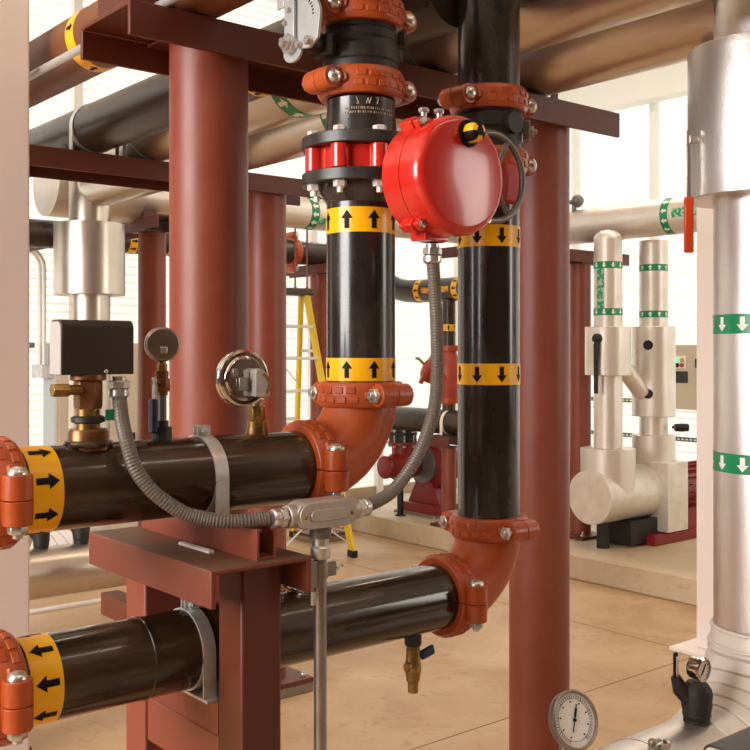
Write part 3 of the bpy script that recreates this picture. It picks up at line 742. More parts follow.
# strut rails on channels
def strut(x0, x1, y0, y1, z0, z1, mat, label):
    w = .006
    poly = [(x0, z0), (x1, z0), (x1, z1), (x1 - .012, z1), (x1 - .012, z1 - w), (x1 - w, z1 - w), (x1 - w, z0 + w), (x0 + w, z0 + w), (x0 + w, z1 - w), (x0 + .012, z1 - w), (x0 + .012, z1), (x0, z1)]
    mb = MB().prism(poly, (0, y0, 0), X, Z, Y * (y1 - y0)); return tag(mb.build('strut_rail', mat, bevel=.001), label, 'strut rail')
strut(1.125, 1.172, 1.735, 2.235, 1.338, 1.402, 'red', 'red strut rail lying on top of the stand under the upper black pipe')
strut(1.114, 1.160, 1.866, 2.177, .956, 1.024, 'red', 'red strut rail under the lower black pipe on the stand')
tag(MB().bb(1.09, 1.185, 1.87, 2.07, 1.0245, 1.0315).build('shim_plate', 'galv', bevel=.001), 'thin bright shim plate between the lower black pipe and the stand', 'plate')
tag(MB().box((1.098, 1.93, 1.341), (.012, .13, .006)).build('paint_chip', 'whitesteel'), 'white scrap lying on the dusty top of the stand', 'scrap')
# small chrome dial behind the stand
gx = 1.375; t = thing('dial_thermometer', 'small chrome dial half hidden below the stand, on the lower black pipe', 'thermometer', (gx, PY, 1.20))
gc = V((gx, PY - .01, 1.235))
MB().torus(gc, Y, .03, .004, 40, 10).lathe([(.033, .012), (.033, -.01), (.028, -.012), (.02, -.008), (0, -.008)], gc, Y, 40).build('case', 'chrome', t)
MB().cyl(gc - Y * .008, gc - Y * .02, .014).build('connection_block', 'bronze', t)
MB().cyl((gx, PY, 1.195), (gx, PY, 1.21), .012).build('stem', 'brass', t)

# ================================================================== OVERHEAD PIPES
zt = 2.64
def run(x, r, y0, y1, z, mat, label, name='overhead_pipe'):
    t = thing(name, label, 'pipe', (x, y0, z - r)); MB().cyl((x, y0, z), (x, y1, z), r, seg=64).build('pipe_body', mat, t); return t
t = run(1.393, .097, -.6, 7.4, zt + .101, 'brownpipe', 'brown overhead pipe with a yellow arrow band above the end of the beam')
flow_tape(t, (1.393, 3.03, zt + .101), Y, .097, 0, .06, 8, R(10), -1)
MB().sector([(.0978, 0), (.0986, 0), (.0986, .42), (.0978, .42)], (1.393, 2.61, zt + .101), Y, -X, -Z, R(42), R(66), 10).build('text_label', 'yellowpale', t)
t = run(1.97, .108, 2.04, 7.4, zt + .113, 'darkpipe', 'dark scuffed overhead pipe strapped to the beam behind the thick column')
flow_tape(t, (1.97, 2.95, zt + .113), Y, .108, 0, .08, 8, R(10), -1)
t = run(2.27, .146, -.6, 5.0, zt + .15, 'aluover', 'silver jacketed overhead pipe with a green band behind the black lever valve', 'insulated_pipe')
flow_tape(t, (2.27, 3.14, zt + .15), Y, .146, 0, .075, 12, R(10), -1, 'green')
t = run(2.72, .146, 1.64, 5.932, zt + .15, 'aluover', 'silver jacketed overhead pipe over the tall column, outermost of the overhead row', 'insulated_pipe')
flow_tape(t, (2.72, 3.42, zt + .15), Y, .146, 0, .075, 12, R(10), -1, 'green')
tag(MB().cyl((1.275, .4, 2.657), (1.275, 7.4, 2.657), .0125, seg=20).build('overhead_conduit', 'galv'), 'thin grey overhead conduit running beside the brown pipe', 'conduit')
for x, r, yy, lb in ((1.393, .097, 4.40, 'thin strap tying the brown overhead pipe to the beam'), (1.97, .108, 4.37, 'pale strap around the dark scuffed pipe on the beam above the silver sleeve'),
                 (2.27, .146, 4.38, 'pale strap around the silver overhead pipe near the thick column'), (2.27, .146, 2.46, 'pale strap around the silver overhead pipe between the two black risers'), (2.72, .146, 2.46, 'pale strap around the outermost silver overhead pipe above the tall column')):
    strap((x, yy, zt + r + .005), Y, r, lb, .035, False, 'galv', drop=r, group='pale pipe straps on the overhead pipes')

# ================================================================== SILVER RISERS WITH SLEEVE AND PVC ELBOW
def riser(cx, cy, r, rs, z_s0, z_s1, z_el, hz, ztop, x_end, labels, mat, py=None, x_start=None):
    t = thing('insulated_riser', labels[0], 'insulated pipe', (cx, cy, z_el))
    MB().cyl((cx, cy, z_el + .052), (cx, cy, z_s0 + .02), r, seg=72).build('jacket', mat, t)
    MB().cyl((cx, cy, z_s1 - .02), (cx, cy, ztop), r, seg=72).build('jacket', mat, t)
    MB().lathe([(r - .01, z_s0), (rs, z_s0), (rs, z_s1), (r - .01, z_s1)], (cx, cy, 0), Z, 80, 0, True).build('valve_sleeve', mat, t, .002)
    for k, zz_ in enumerate(labels[3]): flow_tape(t, (cx, cy, 0), Z, r, zz_ - .027, zz_ + .027, 13, R(-3), -1, 'green', seg=72)
    e = thing('insulated_elbow', labels[1], 'pipe elbow', (cx, cy, hz - r)); Re = z_el - hz; c = V((cx - Re, cy, z_el)); mb = MB(); pts = []; rr = []
    n = 45
    for i in range(n + 1):
        th = PI / 2 * i / n
        pts.append(c + V((math.cos(th) * Re, 0, -math.sin(th) * Re))); st = i / n
        k = .010 + .014 * math.sin(PI * st) ** .5
        rr.append(r + k + (-.009 if i % 9 == 4 else .0))
    pts.insert(0, V((cx, cy, z_el + .05))); rr.insert(0, r + .004)
    pts.append(V((cx - Re - .05, cy, hz))); rr.append(r + .004)
    mb.tube(pts, rr, 64); mb.build('pvc_cover', 'pvc', e)
    MB().torus(V((cx, cy, z_el + .045)), Z, r + .004, .006, 64, 8).torus(V((cx, cy, z_el + .0)), Z, r + .011, .006, 64, 8).build('tape_ring', 'pvc', e)
    py = cy if py is None else py; xs = cx - Re - .052 if x_start is None else x_start
    h = thing('insulated_pipe', labels[2], 'insulated pipe', (xs, py, hz - r))
    MB().cyl((xs, py, hz), (x_end, py, hz), r + (.018 if x_start else 0), seg=72).build('jacket', mat, h)
    return t
riser(2.705, 1.539, .146, .217, 2.185, 2.605, .935, .65, 2.94, 1.0,
      ('tall embossed silver riser with green arrow bands and a wide sleeve, nearest the camera', 'white jacketed elbow at the foot of the tall embossed silver riser', 'embossed silver pipe along the floor below the dial thermometers, coming out of the white elbow', (1.832, 1.447)), 'alu')
riser(2.70, 6.06, .125, .215, 2.10, 2.540, .78, .50, 2.94, .9,
      ('silver riser with a wide sleeve behind the dark control box', 'white jacketed elbow below the upper black pipe, behind the red stand', 'silver pipe low over the floor behind the red stand', ()), 'aluover', 5.70, 3.5)
# orange lever at sleeve
t = thing('valve_lever', 'orange valve lever hanging beside the wide sleeve of the tall silver riser', 'lever', (2.50, 1.68, 2.03))
d_ = V((.7716, -.636, 0))
lp = V((2.495, 1.655, 0))
MB().box(lp + Z * 2.27, (.012, .006, .20), 0, (d_, V((.636, .7716, 0)), Z)).build('lever_bar', 'zinc', t, .001)
MB().cyl(lp + Z * 2.345, V((2.53, 1.636, 2.345)), .012, seg=16).build('pivot_pin', 'zinc', t)
MB().box(lp + Z * 2.108, (.027, .014, .156), 0, (d_, V((.636, .7716, 0)), Z)).build('grip', 'orangehandle', t, .005)
# tee on top of far riser + header along X
t = thing('insulated_header', 'silver header pipe running behind the silver sleeve and the beams, with a green band', 'insulated pipe', (2.6, 6.41, 2.683))
MB().cyl((2.60, 6.41, 2.806), (6.81, 6.41, 2.806), .123, seg=64).build('jacket', 'alufine', t)
MB().cyl((2.56, 6.41, 2.83), (3.16, 6.41, 2.83), .215, seg=64).build('tee_sleeve', 'alufine', t, .003)
flow_tape(t, (4.57, 6.41, 2.806), X, .123, 0, .075, 12, R(10), -1, 'green')
MB().sector([(.1235, 0), (.1245, 0), (.1245, .35), (.1235, .35)], (4.65, 6.41, 2.806), X, -Y, -Z, R(20), R(46), 8).build('text_label', 'greenpale', t)
tag(MB().bb(3.20, 3.30, 6.33, 6.49, 2.64, 2.70).build('pipe_saddle', 'redshade', bevel=.004), 'small dark saddle block between the silver header and the short red beam', 'pipe saddle')

# gauges on far floor pipe
def wrapped_gauge(o, s, label, n=V((0, -1, 0)), lever=True):
    o = V(o); t = thing('wrapped_gauge', label, 'gauge', o)
    mb = MB().lathe([(0, 0), (.035 * s, 0), (.037 * s, .018 * s), (.0355 * s, .022 * s), (.040 * s, .034 * s), (.0385 * s, .038 * s), (.043 * s, .062 * s), (.0415 * s, .066 * s), (.044 * s, .09 * s), (.0405 * s, .105 * s), (.036 * s, .112 * s), (.026 * s, .125 * s), (0, .125 * s)], o - Z * .01, Z, 28); mb.build('wrap', 'wrap', t)
    mb = MB().tube([o + V((-.02, .01, .07)) * s, o + V((-.042, .026, .095)) * s, o + V((-.054, .032, .13)) * s], [.026 * s, .022 * s, .014 * s], 14); mb.build('wrap_arm', 'wrap', t)
    if lever:
        q = o + V((-.054, .032, .160)) * s
        MB().box(q, (.014 * s, .010 * s, .075 * s)).build('lever', 'ink', t, .003); MB().box(q - Y * .005 * s, (.008 * s, .003 * s, .055 * s)).build('lever_face', 'galv', t)
    c = o + Z * .152 * s
    MB().lathe([(0, -.014 * s), (.030 * s, -.014 * s), (.031 * s, .016 * s), (.034 * s, .018 * s), (.034 * s, .024 * s), (.029 * s, .026 * s), (.029 * s, .021 * s)], c, n, 40).build('case', 'chrome', t)
    dl = MB().lathe([(0, .0205 * s), (.029 * s, .0205 * s)], c, n, 40).build('dial', 'dialface', t)
    u = n.cross(Z).normalized()
    m2 = MB(); d = (u * -.6 + Z * .8); m2.box(c + n * .0225 * s, (.036 * s, .0015 * s, .003 * s), 0, (d, n, d.cross(n)))
    for i in range(13):
        th = R(-50 + i * 23); e = u * math.cos(th) + Z * math.sin(th); m2.box(c + e * .024 * s + n * .0212 * s, (.005 * s, .001, .0012 * s), 0, (e, n, e.cross(n)))
    m2.build('needle', 'ink', dl)
    return t
wrapped_gauge((2.35, 1.535, .792), .93, 'small dial gauge in black wrap on the embossed silver floor pipe')
wrapped_gauge((2.487, 5.70, .642), 1.2, 'black wrapped gauge on the far silver floor pipe, next to the red stand', lever=False)
wrapped_gauge((2.25, 5.70, .630), 1.1, 'white faced gauge on the far silver floor pipe beside the white column', lever=False)
tag(MB().cyl((.9, 5.45, .35), (3.4, 5.45, .35), .016, seg=16).build('floor_conduit', 'aluminium'), 'thin pale conduit running under the far silver floor pipe', 'conduit')
# big dial thermometer on near floor pipe
n = V((math.cos(R(262)), math.sin(R(262)), .36)).normalized(); c = V((1.8116, 1.50, .930))
t = thing('dial_thermometer', 'large white faced dial thermometer at the bottom of the view, by the tall column', 'thermometer', (1.83, 1.539, .79))
MB().lathe([(0, -.02), (.052, -.02), (.063, -.008), (.065, .0), (.065, .010), (.061, .013), (.0585, .011), (.0585, .004)], c, n, 64).build('bezel', 'satin', t)
dl = MB().lathe([(0, .0045), (.0585, .0045)], c, n, 64).build('dial', 'dialface', t)
u = n.cross(Z).normalized(); w = u.cross(n).normalized(); u = -u
m2 = MB(); d = (u * .42 + w * .9).normalized(); m2.box(c + n * .0065 + d * .004, (.062, .0012, .0022), 0, (d, n, d.cross(n))); m2.box(c + n * .0068 + d * .016, (.02, .0012, .0055), 0, (d, n, d.cross(n))); m2.cyl(c + n * .005, c + n * .009, .004, seg=12)
for i in range(41):
    th = R(-60 + i * 7.5); e = u * math.cos(th) + w * math.sin(th); L = .008 if i % 5 == 0 else .0045
    m2.box(c + e * (.0525 - L / 2) + n * .0052, (L, .0008, .0012), 0, (e, n, e.cross(n)))
m2.torus(c + n * .0048, n, .0455, .0005, 60, 4)
for i in range(9):
    th = R(-60 + i * 37.5); e = u * math.cos(th) + w * math.sin(th); m2.box(c + e * .039 + n * .0052, (.004, .0008, .003), 0, (u, n, w))
m2.build('needle_and_scale', 'ink', dl)
MB().cyl(c - n * .018, c - n * .045, .016).tube([c - n * .04, c - n * .05 - Z * .03, V((1.83, 1.539, .86)), V((1.83, 1.539, .78))], .013, 16).build('stem', 'satin', t)
# ring clamp on near floor pipe
t = strap((2.125, 1.539, .65), X, .1445, 'worm clamp with a round knob around the embossed floor pipe', .012, False, 'zinc')
q = V((2.125, 1.50, .80))
MB().cyl(q - X * .018, q + X * .012, .012).ball(q + V((-.016, 0, .008)), .011).box(q + V((.014, -.01, -.004)), (.03, .02, .012)).hexn(q + V((.02, -.01, 0)), X, .010, .014).build('clamp_screw', 'satin', t, .001)
# supports below frame
for xx in (1.35, 2.15):
    tag(MB().cyl((xx, 1.539, 0), (xx, 1.539, .515), .03, seg=20).bb(xx - .09, xx + .09, 1.45, 1.63, 0, .012).build('pipe_support', 'red'), 'red floor support under the embossed silver pipe', 'pipe support', 'red floor supports under the silver pipe')
# second low pipe with control box
t = thing('insulated_pipe', 'low silver pipe below the corner control box', 'insulated pipe', (1.8, 1.05, .67)); MB().cyl((1.2, 1.05, .77), (2.5, 1.05, .77), .10, seg=48).build('jacket', 'alu', t)
for xx in (1.3, 2.3):
    tag(MB().cyl((xx, 1.05, 0), (xx, 1.05, .675), .03, seg=20).bb(xx - .09, xx + .09, .96, 1.14, 0, .012).build('pipe_support', 'red'), 'red floor support under the low silver pipe', 'pipe support', 'red supports under the low silver pipe')
t, cx = flow_switch(1.690, 1.046, .921, 'dark control box cut off by the bottom corner of the view', D=.09)
MB().cyl((cx, 1.048, .908), (cx, 1.048, .84), .03).build('weld_socket', 'brass', t)

# ================================================================== CLAD PUMP BY THE WINDOW
t = thing('clad_pump', 'silver clad pump body with a round end cover on the concrete pad', 'pump', (6.9, 5.16, .19))
MB().cyl((6.432, 5.16, .604), (7.15, 5.16, .604), .213, seg=64).build('suction_cover', 'alucap', t, .002)
MB().cyl((6.663, 5.16, .60), (6.663, 5.16, .978), .215, seg=64).build('inlet_cover', 'alufine', t, .002)
MB().bb(7.10, 7.378, 4.90, 5.42, .285, .845).build('casing_cover', 'alucap', t, .004)
MB().cyl((7.27, 5.16, .84), (7.27, 5.16, 1.055), .177, seg=64).build('outlet_cover', 'alufine', t, .002)
MB().bb(6.75, 7.1, 5.0, 5.32, .21, .40).build('foot_block', 'gloves', t, .006)
MB().cyl((6.60, 5.16, .19), (6.60, 5.16, .42), .05, seg=20).build('support_leg', 'gloves', t)
MB().bb(6.95, 8.3, 4.92, 5.40, .19, .275).build('base_frame', 'pumpred', t, .005)
mb = MB().cyl((7.38, 5.12, .58), (8.1, 5.12, .58), .19, seg=40)
for i in range(20):
    th = 2 * PI * i / 20; d = V((0, math.cos(th), math.sin(th))); mb.box(V((7.76, 5.12, .58)) + d * .20, (.6, .008, .04), 0, (X, d.cross(X), d))
mb.bb(7.45, 8.0, 4.95, 5.29, .275, .45)
mb.build('motor', 'pumpred', t)
def prise(x, r, parts, label):
    t = thing('insulated_riser', label, 'insulated pipe', (x, 5.16, parts[0][0]))
    for z0, z1 in parts: MB().cyl((x, 5.16, z0), (x, 5.16, z1), r, seg=48).build('jacket', 'alufine', t)
    return t
t = prise(6.663, .113, [(.980, 1.57), (1.93, 2.64)], 'silver pump riser with a vertical green label, above the round end cover')
MB().dome((6.663, 5.16, 2.639), Z, .113, .08, 48).build('top_cap', 'alufine', t)
MB().cyl((6.663, 5.16, 1.56), (6.663, 5.16, 1.945), .181, seg=56).build('valve_sleeve', 'alufine', t, .003)
flow_tape(t, (6.663, 5.16, 0), Z, .113, 2.405, 2.460, 10, R(4), -1, 'green'); flow_tape(t, (6.663, 5.16, 0), Z, .113, 2.035, 2.090, 10, R(4), -1, 'green')
MB().sector([(.1135, 2.09), (.1145, 2.09), (.1145, 2.405), (.1135, 2.405)], (6.663, 5.16, 0), Z, V((-.92, .38, 0)).normalized(), V((-.38, -.92, 0)).normalized(), R(12), R(46), 8).build('text_label', 'greenpale', t)
mb = MB().tube([(6.485, 5.12, 1.85), (6.455, 5.11, 1.80), (6.45, 5.11, 1.68), (6.45, 5.11, 1.42)], [.018, .024, .02, .016], 12); mb.ball((6.475, 5.12, 1.85), .04)
mb.build('lever_handle', 'wrap', t)
t2 = thing('insulated_branch', 'slanting silver branch arm between the two pump risers', 'insulated pipe', (6.9, 5.16, 1.3))
MB().cyl((6.835, 5.16, 1.64), (7.10, 5.16, 1.41), .07, seg=32).build('jacket', 'alufine', t2)
t = prise(7.27, .117, [(1.056, 1.22), (1.94, 2.67)], 'silver pump riser with two dark round plugs, above the square casing')
MB().cyl((7.27, 5.16, 1.21), (7.27, 5.16, 1.955), .178, seg=56).build('valve_sleeve', 'alufine', t, .003)
flow_tape(t, (7.27, 5.16, 0), Z, .117, 2.415, 2.470, 10, R(4), 1, 'green'); flow_tape(t, (7.27, 5.16, 0), Z, .117, 2.030, 2.085, 10, R(4), 1, 'green')
dv = V((-.93, -.36, 0)).normalized()
for z_ in (1.80, 1.40):
    q = V((7.27, 5.16, z_)) + dv * .176; MB().cyl(q - dv * .01, q + dv * .006, .040, seg=24).build('pressure_plug', 'gloves', t)
q = V((7.33, 5.02, 1.12)); MB().tube([q, q + V((.03, -.06, 0))], .012, 10).lathe([(0, -.06), (.03, -.055), (.034, 0), (.03, .055), (0, .06)], q + V((.03, -.07, 0)), V((.77, -.64, 0)), 16).build('valve_knob', 'gloves', t)
t = thing('insulated_header', 'silver header pipe above the two pump risers with a green arrow band', 'insulated pipe', (6.97, 5.0, 2.67))
MB().cyl((6.97, 3.2, 2.816), (6.97, 6.3, 2.816), .147, seg=64).build('jacket', 'alufine', t)
flow_tape(t, (6.97, 4.72, 2.816), Y, .147, 0, .07, 12, R(10), 1, 'green')
MB().sector([(.1475, 0), (.1487, 0), (.1487, .4), (.1475, .4)], (6.97, 4.28, 2.816), Y, -X, Z, R(-14), R(14), 8).build('text_label', 'greenpale', t)
tag(MB().cyl((6.90, 5.70, 2.94), (6.90, 5.70, 3.04), .02).cyl((6.82, 5.74, 3.02), (6.96, 5.67, 3.02), .02).ball((6.92, 5.68, 3.03), .055).build('vent_valve', 'wheelgrey'), 'small dark vent valve on top of the silver header', 'valve')

# ================================================================== RED PUMP AND DARK PIPING BEYOND
t = thing('red_pump', 'dark red pump with a round end flange standing on the concrete pad', 'pump', (6.5, 7.386, .19))
MB().lathe([(0, -.005), (.085, -.005), (.107, 0), (.107, .028), (.085, .03)], (6.20, 7.386, .66), X, 40).build('end_flange', 'pumpred', t, .003)
mb = MB().lathe([(.085, .0), (.10, .05), (.135, .13), (.14, .22), (.12, .32), (.10, .36), (0, .36)], (6.22, 7.386, .66), X, 40).cyl((6.43, 7.386, .66), (6.43, 7.386, .90), .105, seg=36); mb.build('suction_body', 'pumpred', t)
MB().cyl((6.43, 7.386, .86), (6.43, 7.386, .89), .145, seg=36).build('pump_flange', 'pumpred', t, .002)
MB().cyl((6.43, 7.386, .89), (6.43, 7.386, .955), .13, seg=36).cyl((6.43, 7.386, .955), (6.43, 7.386, .98), .14, seg=36).build('rubber_joint', 'gloves', t, .004)
for i in range(8):
    th = 2 * PI * i / 8 + .2; p = V((6.43 + .125 * math.cos(th), 7.386 + .125 * math.sin(th), .85)); MB().cyl(p, p + Z * .15, .010, seg=8).hexn(p - Z * .008, Z, .018, .016).hexn(p + Z * .14, Z, .018, .016).build('flange_bolt', 'zinc', t)
MB().lathe([(0, -.05), (.1, -.05), (.24, -.02), (.26, .03), (.26, .12), (.20, .16), (0, .16)], (6.68, 7.30, .66), X, 44).build('volute', 'pumpred', t)
MB().cyl((6.60, 7.30, .66), (6.68, 7.30, .66), .17, seg=36).build('volute_flange', 'wheelgrey', t, .003)
MB().cyl((6.85, 7.30, .66), (7.4, 7.30, .66), .16, seg=36).build('motor', 'pumpred', t)
MB().prism([(-.22, 0), (.22, 0), (.10, .22), (-.10, .22)], (6.62, 7.30, .30), Y, Z, X * .14).build('pedestal', 'pumpred', t, .003)
MB().bb(6.55, 7.5, 7.05, 7.55, .21, .30).build('base_frame', 'pumpred', t, .004)
MB().bb(6.5, 7.55, 7.02, 7.60, .19, .212).build('grout_bed', 'grout', t, .003)
MB().cyl((6.40, 7.386, .19), (6.40, 7.386, .56), .03, seg=16).cyl((6.40, 7.386, .19), (6.40, 7.386, .20), .05, seg=16).build('support_leg', 'gloves', t)
t = arr('dark pipe with a white strap joining the red pump below the check valve', loc=(6.40, 6.6, 1.0))
MB().cyl((6.40, 7.52, 1.112), (6.40, 5.9, 1.112), .112, seg=40).cyl((6.42, 7.386, 1.10), (6.43, 7.386, .98), .085, seg=32).build('pipe_body', 'darkpipe', t)
strap((6.40, 6.70, 1.112), Y, .112, 'white strap over the dark pipe on the short red post', .035, False, 'whitesteel', drop=.11)
t = thing('check_valve', 'red check valve with a slanted bonnet beyond the grey flexible conduit', 'valve', (6.40, 6.70, 1.25))
vx, vy = 6.40, 6.72
MB().lathe([(.058, 1.26), (.085, 1.34), (.10, 1.46), (.11, 1.56), (.085, 1.68), (.06, 1.78)], (vx, vy, 0), Z, 32).build('valve_body', 'checkred', t)
ld = V((-.72, .58, .42)).normalized(); q = V((vx, vy, 1.50))
MB().cyl(q, q + ld * .21, .10, .115, seg=32).build('bonnet', 'checkred', t)
MB().cyl(q + ld * .20, q + ld * .235, .145, seg=32).dome(q + ld * .235, ld, .09, .03, 24).build('bonnet_flange', 'checkred', t, .003)
MB().tube([q + ld * .24 + Z * .03, q + ld * .30 + Z * .06, q + ld * .33 + Z * .05], .013, 10).build('vent_cock', 'brass', t)
for z_, nm in ((1.31, 'lower'), (1.775, 'upper')): MB().cyl((vx, vy, z_ - .028), (vx, vy, z_ + .028), .082, seg=32).box((vx + .03, vy - .09, z_), (.06, .10, .05)).box((vx - .03, vy + .09, z_), (.06, .10, .05)).build('grooved_clamp', 'orange', t, .004)
MB().cyl((vx, vy, 1.222), (vx, vy, 1.30), .06, seg=24).build('nipple', 'darkpipe', t)
t = arr('dark vertical pipe with a small yellow band above the red check valve', loc=(vx, vy, 1.8))
MB().cyl((vx, vy, 1.80), (vx, vy, 2.24), .060, seg=32).build('pipe_body', 'darkpipe', t)
flow_tape(t, (vx, vy, 0), Z, .060, 1.93, 1.99, 6, R(12), 1)
# bent pipe
t = thing('bent_pipe', 'dark bent pipe with yellow bands crossing behind the tall downward arrow riser', 'pipe', (vx, 6.9, 2.2))
pts = spline([(6.02, 7.80, 2.66), (6.16, 7.795, 2.65), (6.30, 7.73, 2.585), (6.375, 7.60, 2.45), (6.395, 7.46, 2.36), (6.40, 7.30, 2.318), (6.40, 7.12, 2.305)], .03) + [V((6.40, y_, 2.305)) for y_ in (6.9, 6.5, 6.0)]
MB().tube(pts, .106, 36).build('pipe_body', 'darkpipe', t)
flow_tape(t, (6.40, 7.02, 2.305), Y, .106, 0, .07, 10, 0, 1); flow_tape(t, (6.40, 6.52, 2.305), Y, .106, 0, .07, 10, 0, 1)
MB().sector([(.1065, 0), (.1075, 0), (.1075, .36), (.1065, .36)], (6.40, 6.62, 2.305), Y, -X, Z, R(-16), R(12), 8).build('text_label', 'yellowpale', t)
MB().torus((6.40, 7.12, 2.305), Y, .106, .004, 36, 8).build('weld_bead', 'rust' if 'rust' in M else 'brownpipe', t)
t = arr('long dark pipe with yellow bands running behind the slim column and the ladder', loc=(2.0, 7.8, 2.5))
MB().cyl((1.2, 7.80, 2.66), (6.02, 7.80, 2.66), .1095, seg=40).build('pipe_body', 'darkpipe', t)
flow_tape(t, (3.78, 7.80, 2.66), X, .1095, 0, .075, 10, R(8), 1); flow_tape(t, (4.14, 7.80, 2.66), X, .1095, 0, .075, 10, R(8), 1)
coupling((5.44, 7.80, 2.66), X, Y, 'orange coupling on the long dark pipe above the ladder', r=.1095, w=.07)
strap((5.83, 7.80, 2.66), X, .1095, 'white strap around the long dark pipe beside its orange coupling', .03, False, 'whitesteel', drop=.1)

# ================================================================== LADDER
def LD(lat, d, z): return V((.7716 * lat + .636 * d, -.636 * lat + .7716 * d, z))
t = thing('step_ladder', 'yellow stepladder with a dark cap standing open behind the red columns', 'ladder', LD(-.65, 9.2, 0))
wv, bv = V((-.85, -.53)), V((-.53, .85))
T = V((-.628, 9.1)); top = 2.26
tl = T + wv * .34
def pt(base2, z): return LD(base2[0], base2[1], z)
mid = T - wv * .19
F, Bk = mid - bv * .52, mid + bv * .56
F2, B2 = tl + wv * .17 - bv * .52, tl + wv * .17 + bv * .56
rails = ((F, T - bv * .05), (Bk, T + bv * .05), (F2, tl - bv * .05), (B2, tl + bv * .05))
def bar(mb, p0, p1, w, d, side):
    p0, p1 = V(p0), V(p1); a = (p1 - p0).normalized(); s = V(side); s = (s - a * s.dot(a)).normalized(); n_ = a.cross(s)
    mb.box((p0 + p1) / 2, (w, d, (p1 - p0).length), 0, (s, n_, a)); return mb
wd3 = (LD(wv.x, wv.y, 0) - LD(0, 0, 0)).normalized(); bd3 = (LD(bv.x, bv.y, 0) - LD(0, 0, 0)).normalized()
for k, (b0, t0) in enumerate(rails):
    rl = bar(MB(), pt(b0, .03), pt(t0, top - .02), .032, .075 if k in (0, 2) else .055, wd3).build('rail', 'ladder', t, .004)
    p_ = pt(b0, 0); MB().box(p_ + Z * .03, (.05, .10, .06), 0, (wd3, bd3, Z)).build('rail_foot', 'gloves', rl, .006)
capc = (T + tl) / 2; p_ = pt(capc, top + .01)
MB().box(p_, (.44, .20, .06), 0, (wd3, bd3, Z)).build('top_cap', 'laddercap', t, .012)
for i in range(1, 8):
    f = i / 8; a = rails[0][0].lerp(rails[0][1], f); b = rails[2][0].lerp(rails[2][1], f); z_ = .03 + (top - .05) * f
    bar(MB(), pt(a, z_), pt(b, z_), .075, .025, bd3).build('step', 'aluminium', t, .003)
for i in (2, 4, 6):
    f = i / 8; a = rails[1][0].lerp(rails[1][1], f); b = rails[3][0].lerp(rails[3][1], f); z_ = .03 + (top - .05) * f
    mb = MB(); bar(mb, pt(a, z_), pt(b, z_), .03, .03, bd3)
    m_ = (pt(a, z_) + pt(b, z_)) / 2
    bar(mb, m_, pt(rails[1][0].lerp(rails[1][1], f - .11), z_ - .24), .02, .006, bd3); mb.build('rear_brace', 'aluminium', t)
for f in (.78,):
    for i, j in ((0, 1), (2, 3)):
        a = rails[i][0].lerp(rails[i][1], f); b = rails[j][0].lerp(rails[j][1], f); z_ = .03 + (top - .05) * f
        bar(MB(), pt(a, z_), pt(b, z_), .025, .006, Z).build('spreader', 'aluminium', t)
a = rails[0][0].lerp(rails[0][1], .125); b = rails[2][0].lerp(rails[2][1], .125)
mb = MB(); bar(mb, pt(a.lerp(b, .4), .30), pt(rails[0][0], .10), .02, .008, bd3); bar(mb, pt(b.lerp(a, .4), .30), pt(rails[2][0], .10), .02, .008, bd3); mb.build('step_brace', 'aluminium', t)

# ================================================================== WALL EQUIPMENT
t = thing('electrical_cabinet', 'beige floor cabinet against the louvred wall behind the dark control box', 'cabinet', (3.72, 8.3, 0))
MB().bb(3.353, 4.11, 8.19, 8.45, 0, 1.82).build('cabinet_body', 'cabinet', t, .01)
MB().bb(3.350, 3.354, 8.20, 8.44, .05, 1.78).build('side_panel', 'cabside', t)
cd = MB().bb(3.38, 4.08, 8.18, 8.19, .08, 1.76).build('cabinet_door', 'cabinet', t, .004)
MB().bb(4.02, 4.05, 8.165, 8.18, .9, 1.05).build('door_handle', 'gloves', cd)
t = thing('wall_conduit', 'pair of bent metal conduits dropping into a small box beside the cabinet', 'conduit', (3.30, 8.33, 1.53))
for y_ in (8.29, 8.38):
    pts = [V((3.30, y_, 1.64)), V((3.30, y_, 2.42))] + [V((3.30 - .16 + .16 * math.cos(R(a_)), y_, 2.44 + .16 * math.sin(R(a_)))) for a_ in range(0, 91, 10)] + [V((2.6, y_, 2.60))]
    MB().tube(pts, .015, 12).build('conduit_tube', 'aluminium', t)
MB().bb(3.25, 3.35, 8.22, 8.44, 1.53, 1.64).build('junction_box', 'galv', t, .005)
t = thing('control_panel', 'beige wall control panel with a green light and black screen beyond the clad pump', 'control panel', (9.3, 6.15, 1.15))
MB().bb(9.24, 9.39, 5.85, 6.48, 1.147, 1.815).build('panel_body', 'cabinet', t, .008)
lpl = MB().bb(9.236, 9.242, 6.16, 6.30, 1.57, 1.70).build('lamp_plate', 'whitesteel', t)
for y_, z_, mt in ((6.262, 1.655, 'lampgreen'), (6.205, 1.655, 'lampyellow'), (6.262, 1.602, 'ink'), (6.205, 1.602, 'lampred')):
    MB().cyl((9.24, y_, z_), (9.222, y_, z_), .021, seg=20).build('indicator_lamp', mt, lpl)
MB().bb(9.232, 9.242, 6.14, 6.40, 1.42, 1.54).build('screen', 'screen', t)
MB().bb(9.215, 9.24, 6.02, 6.04, 1.58, 1.67).build('latch', 'gloves', t)
def slotted(x0, x1, y0, y1, z, label, along):
    mb = MB().bb(x0, x1, y0, y1, z - .022, z + .022)
    if along == 'y':
        y_ = y0 + .03
        while y_ < y1 - .03: mb.bb(x0 - .002, x0 + .001, y_, y_ + .028, z - .008, z + .008, 1); y_ += .05
    else:
        x_ = x0 + .03
        while x_ < x1 - .03: mb.bb(x_, x_ + .028, y0 - .002, y0 + .001, z - .008, z + .008, 1); x_ += .05
    tag(mb.build('strut_rail', ['wheelgrey', 'whiteink']), label, 'strut rail')
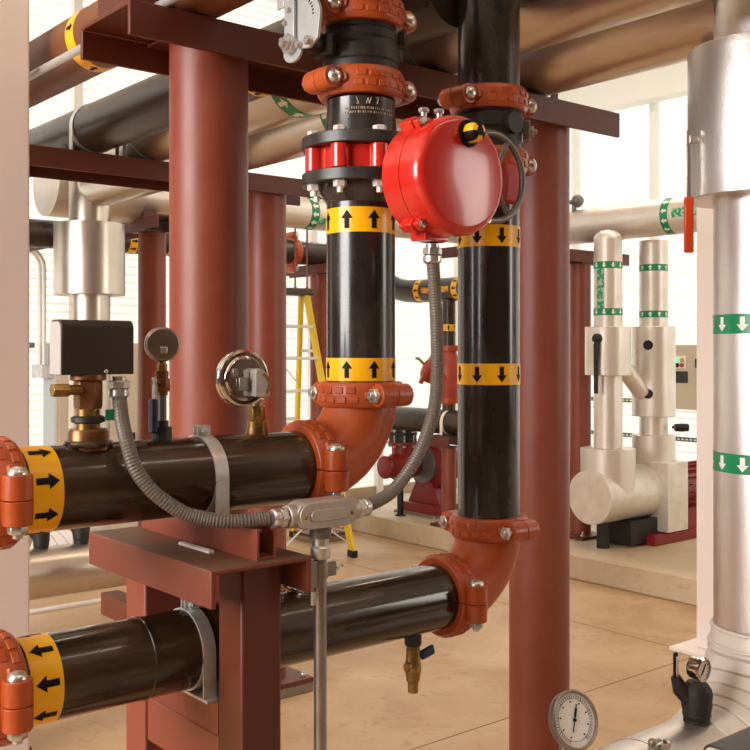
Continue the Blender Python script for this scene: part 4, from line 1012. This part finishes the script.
slotted(9.30, 9.33, 5.0, 7.6, .83, 'slotted strut rail low on the louvred wall behind the clad pump', 'y')
slotted(9.30, 9.33, 6.45, 7.6, 1.21, 'slotted strut rail behind the slanting branch arm of the pump risers', 'y')
slotted(2.7, 3.30, 8.50, 8.53, 1.80, 'slotted strut rail on the louvred wall beside the bent conduits', 'x')

# ================================================================== CAMERA
cam = bpy.data.cameras.new('camera'); co = bpy.data.objects.new('camera', cam); col.objects.link(co)
co.location = (0, 0, 1.76); co.rotation_euler = (R(90), 0, R(50.5 - 90))
cam.sensor_width = 36; cam.lens = 1030 / 750 * 36; cam.shift_y = -25 / 750; cam.clip_start = .05
sc.camera = co

# ================================================================== LIGHT
w = bpy.data.worlds.new('World'); sc.world = w; w.use_nodes = True
bg = w.node_tree.nodes['Background']; bg.inputs[0].default_value = (1, .985, .96, 1); bg.inputs[1].default_value = .9
def area(name, loc, aim, sx, sy, power, color):
    l = bpy.data.lights.new(name, 'AREA'); l.shape = 'RECTANGLE'; l.size = sx; l.size_y = sy; l.energy = power; l.color = color
    o = bpy.data.objects.new(name, l); col.objects.link(o); o.location = loc
    o.rotation_euler = (V(aim) - V(loc)).to_track_quat('-Z', 'Y').to_euler(); return o
area('window_and_fill_light', (-5.8, 2.6, 3.1), (2, 2.6, 1.9), 4.2, 3.2, 720, (1, .97, .95))
area('ceiling_lamp', (2.5, -.5, 5.1), (2.5, -.5, 0), 5.0, .05, 26, (1, .86, .68))
area('ceiling_lamp', (3.0, 4.2, 5.1), (3.0, 4.2, 0), 5.0, .10, 40, (1, .86, .68))
area('ceiling_lamp', (7.2, 4.5, 5.1), (7.2, 4.5, 0), .14, 5.0, 60, (1, .88, .72))
area('window_and_fill_light', (8.0, -4.8, 3.0), (3.0, 3.0, 1.9), 3.0, 3.0, 190, (1, .93, .84))  # fill light added for the camera-facing sides; no known window here
s = bpy.data.lights.new('sun', 'SUN'); s.energy = 8.6; s.angle = R(20); s.color = (1, .995, .98)
so = bpy.data.objects.new('sun', s); col.objects.link(so); so.location = (12, 12, 8)
so.rotation_euler = V((-.66, -.60, -.45)).to_track_quat('-Z', 'Y').to_euler()

sc.view_settings.view_transform = 'Standard'; sc.view_settings.look = 'None'
sc.view_settings.exposure = .12; sc.view_settings.gamma = 1; sc.view_settings.use_curve_mapping = False
sc.cycles.use_denoising = True
sc.cycles.max_bounces = 8
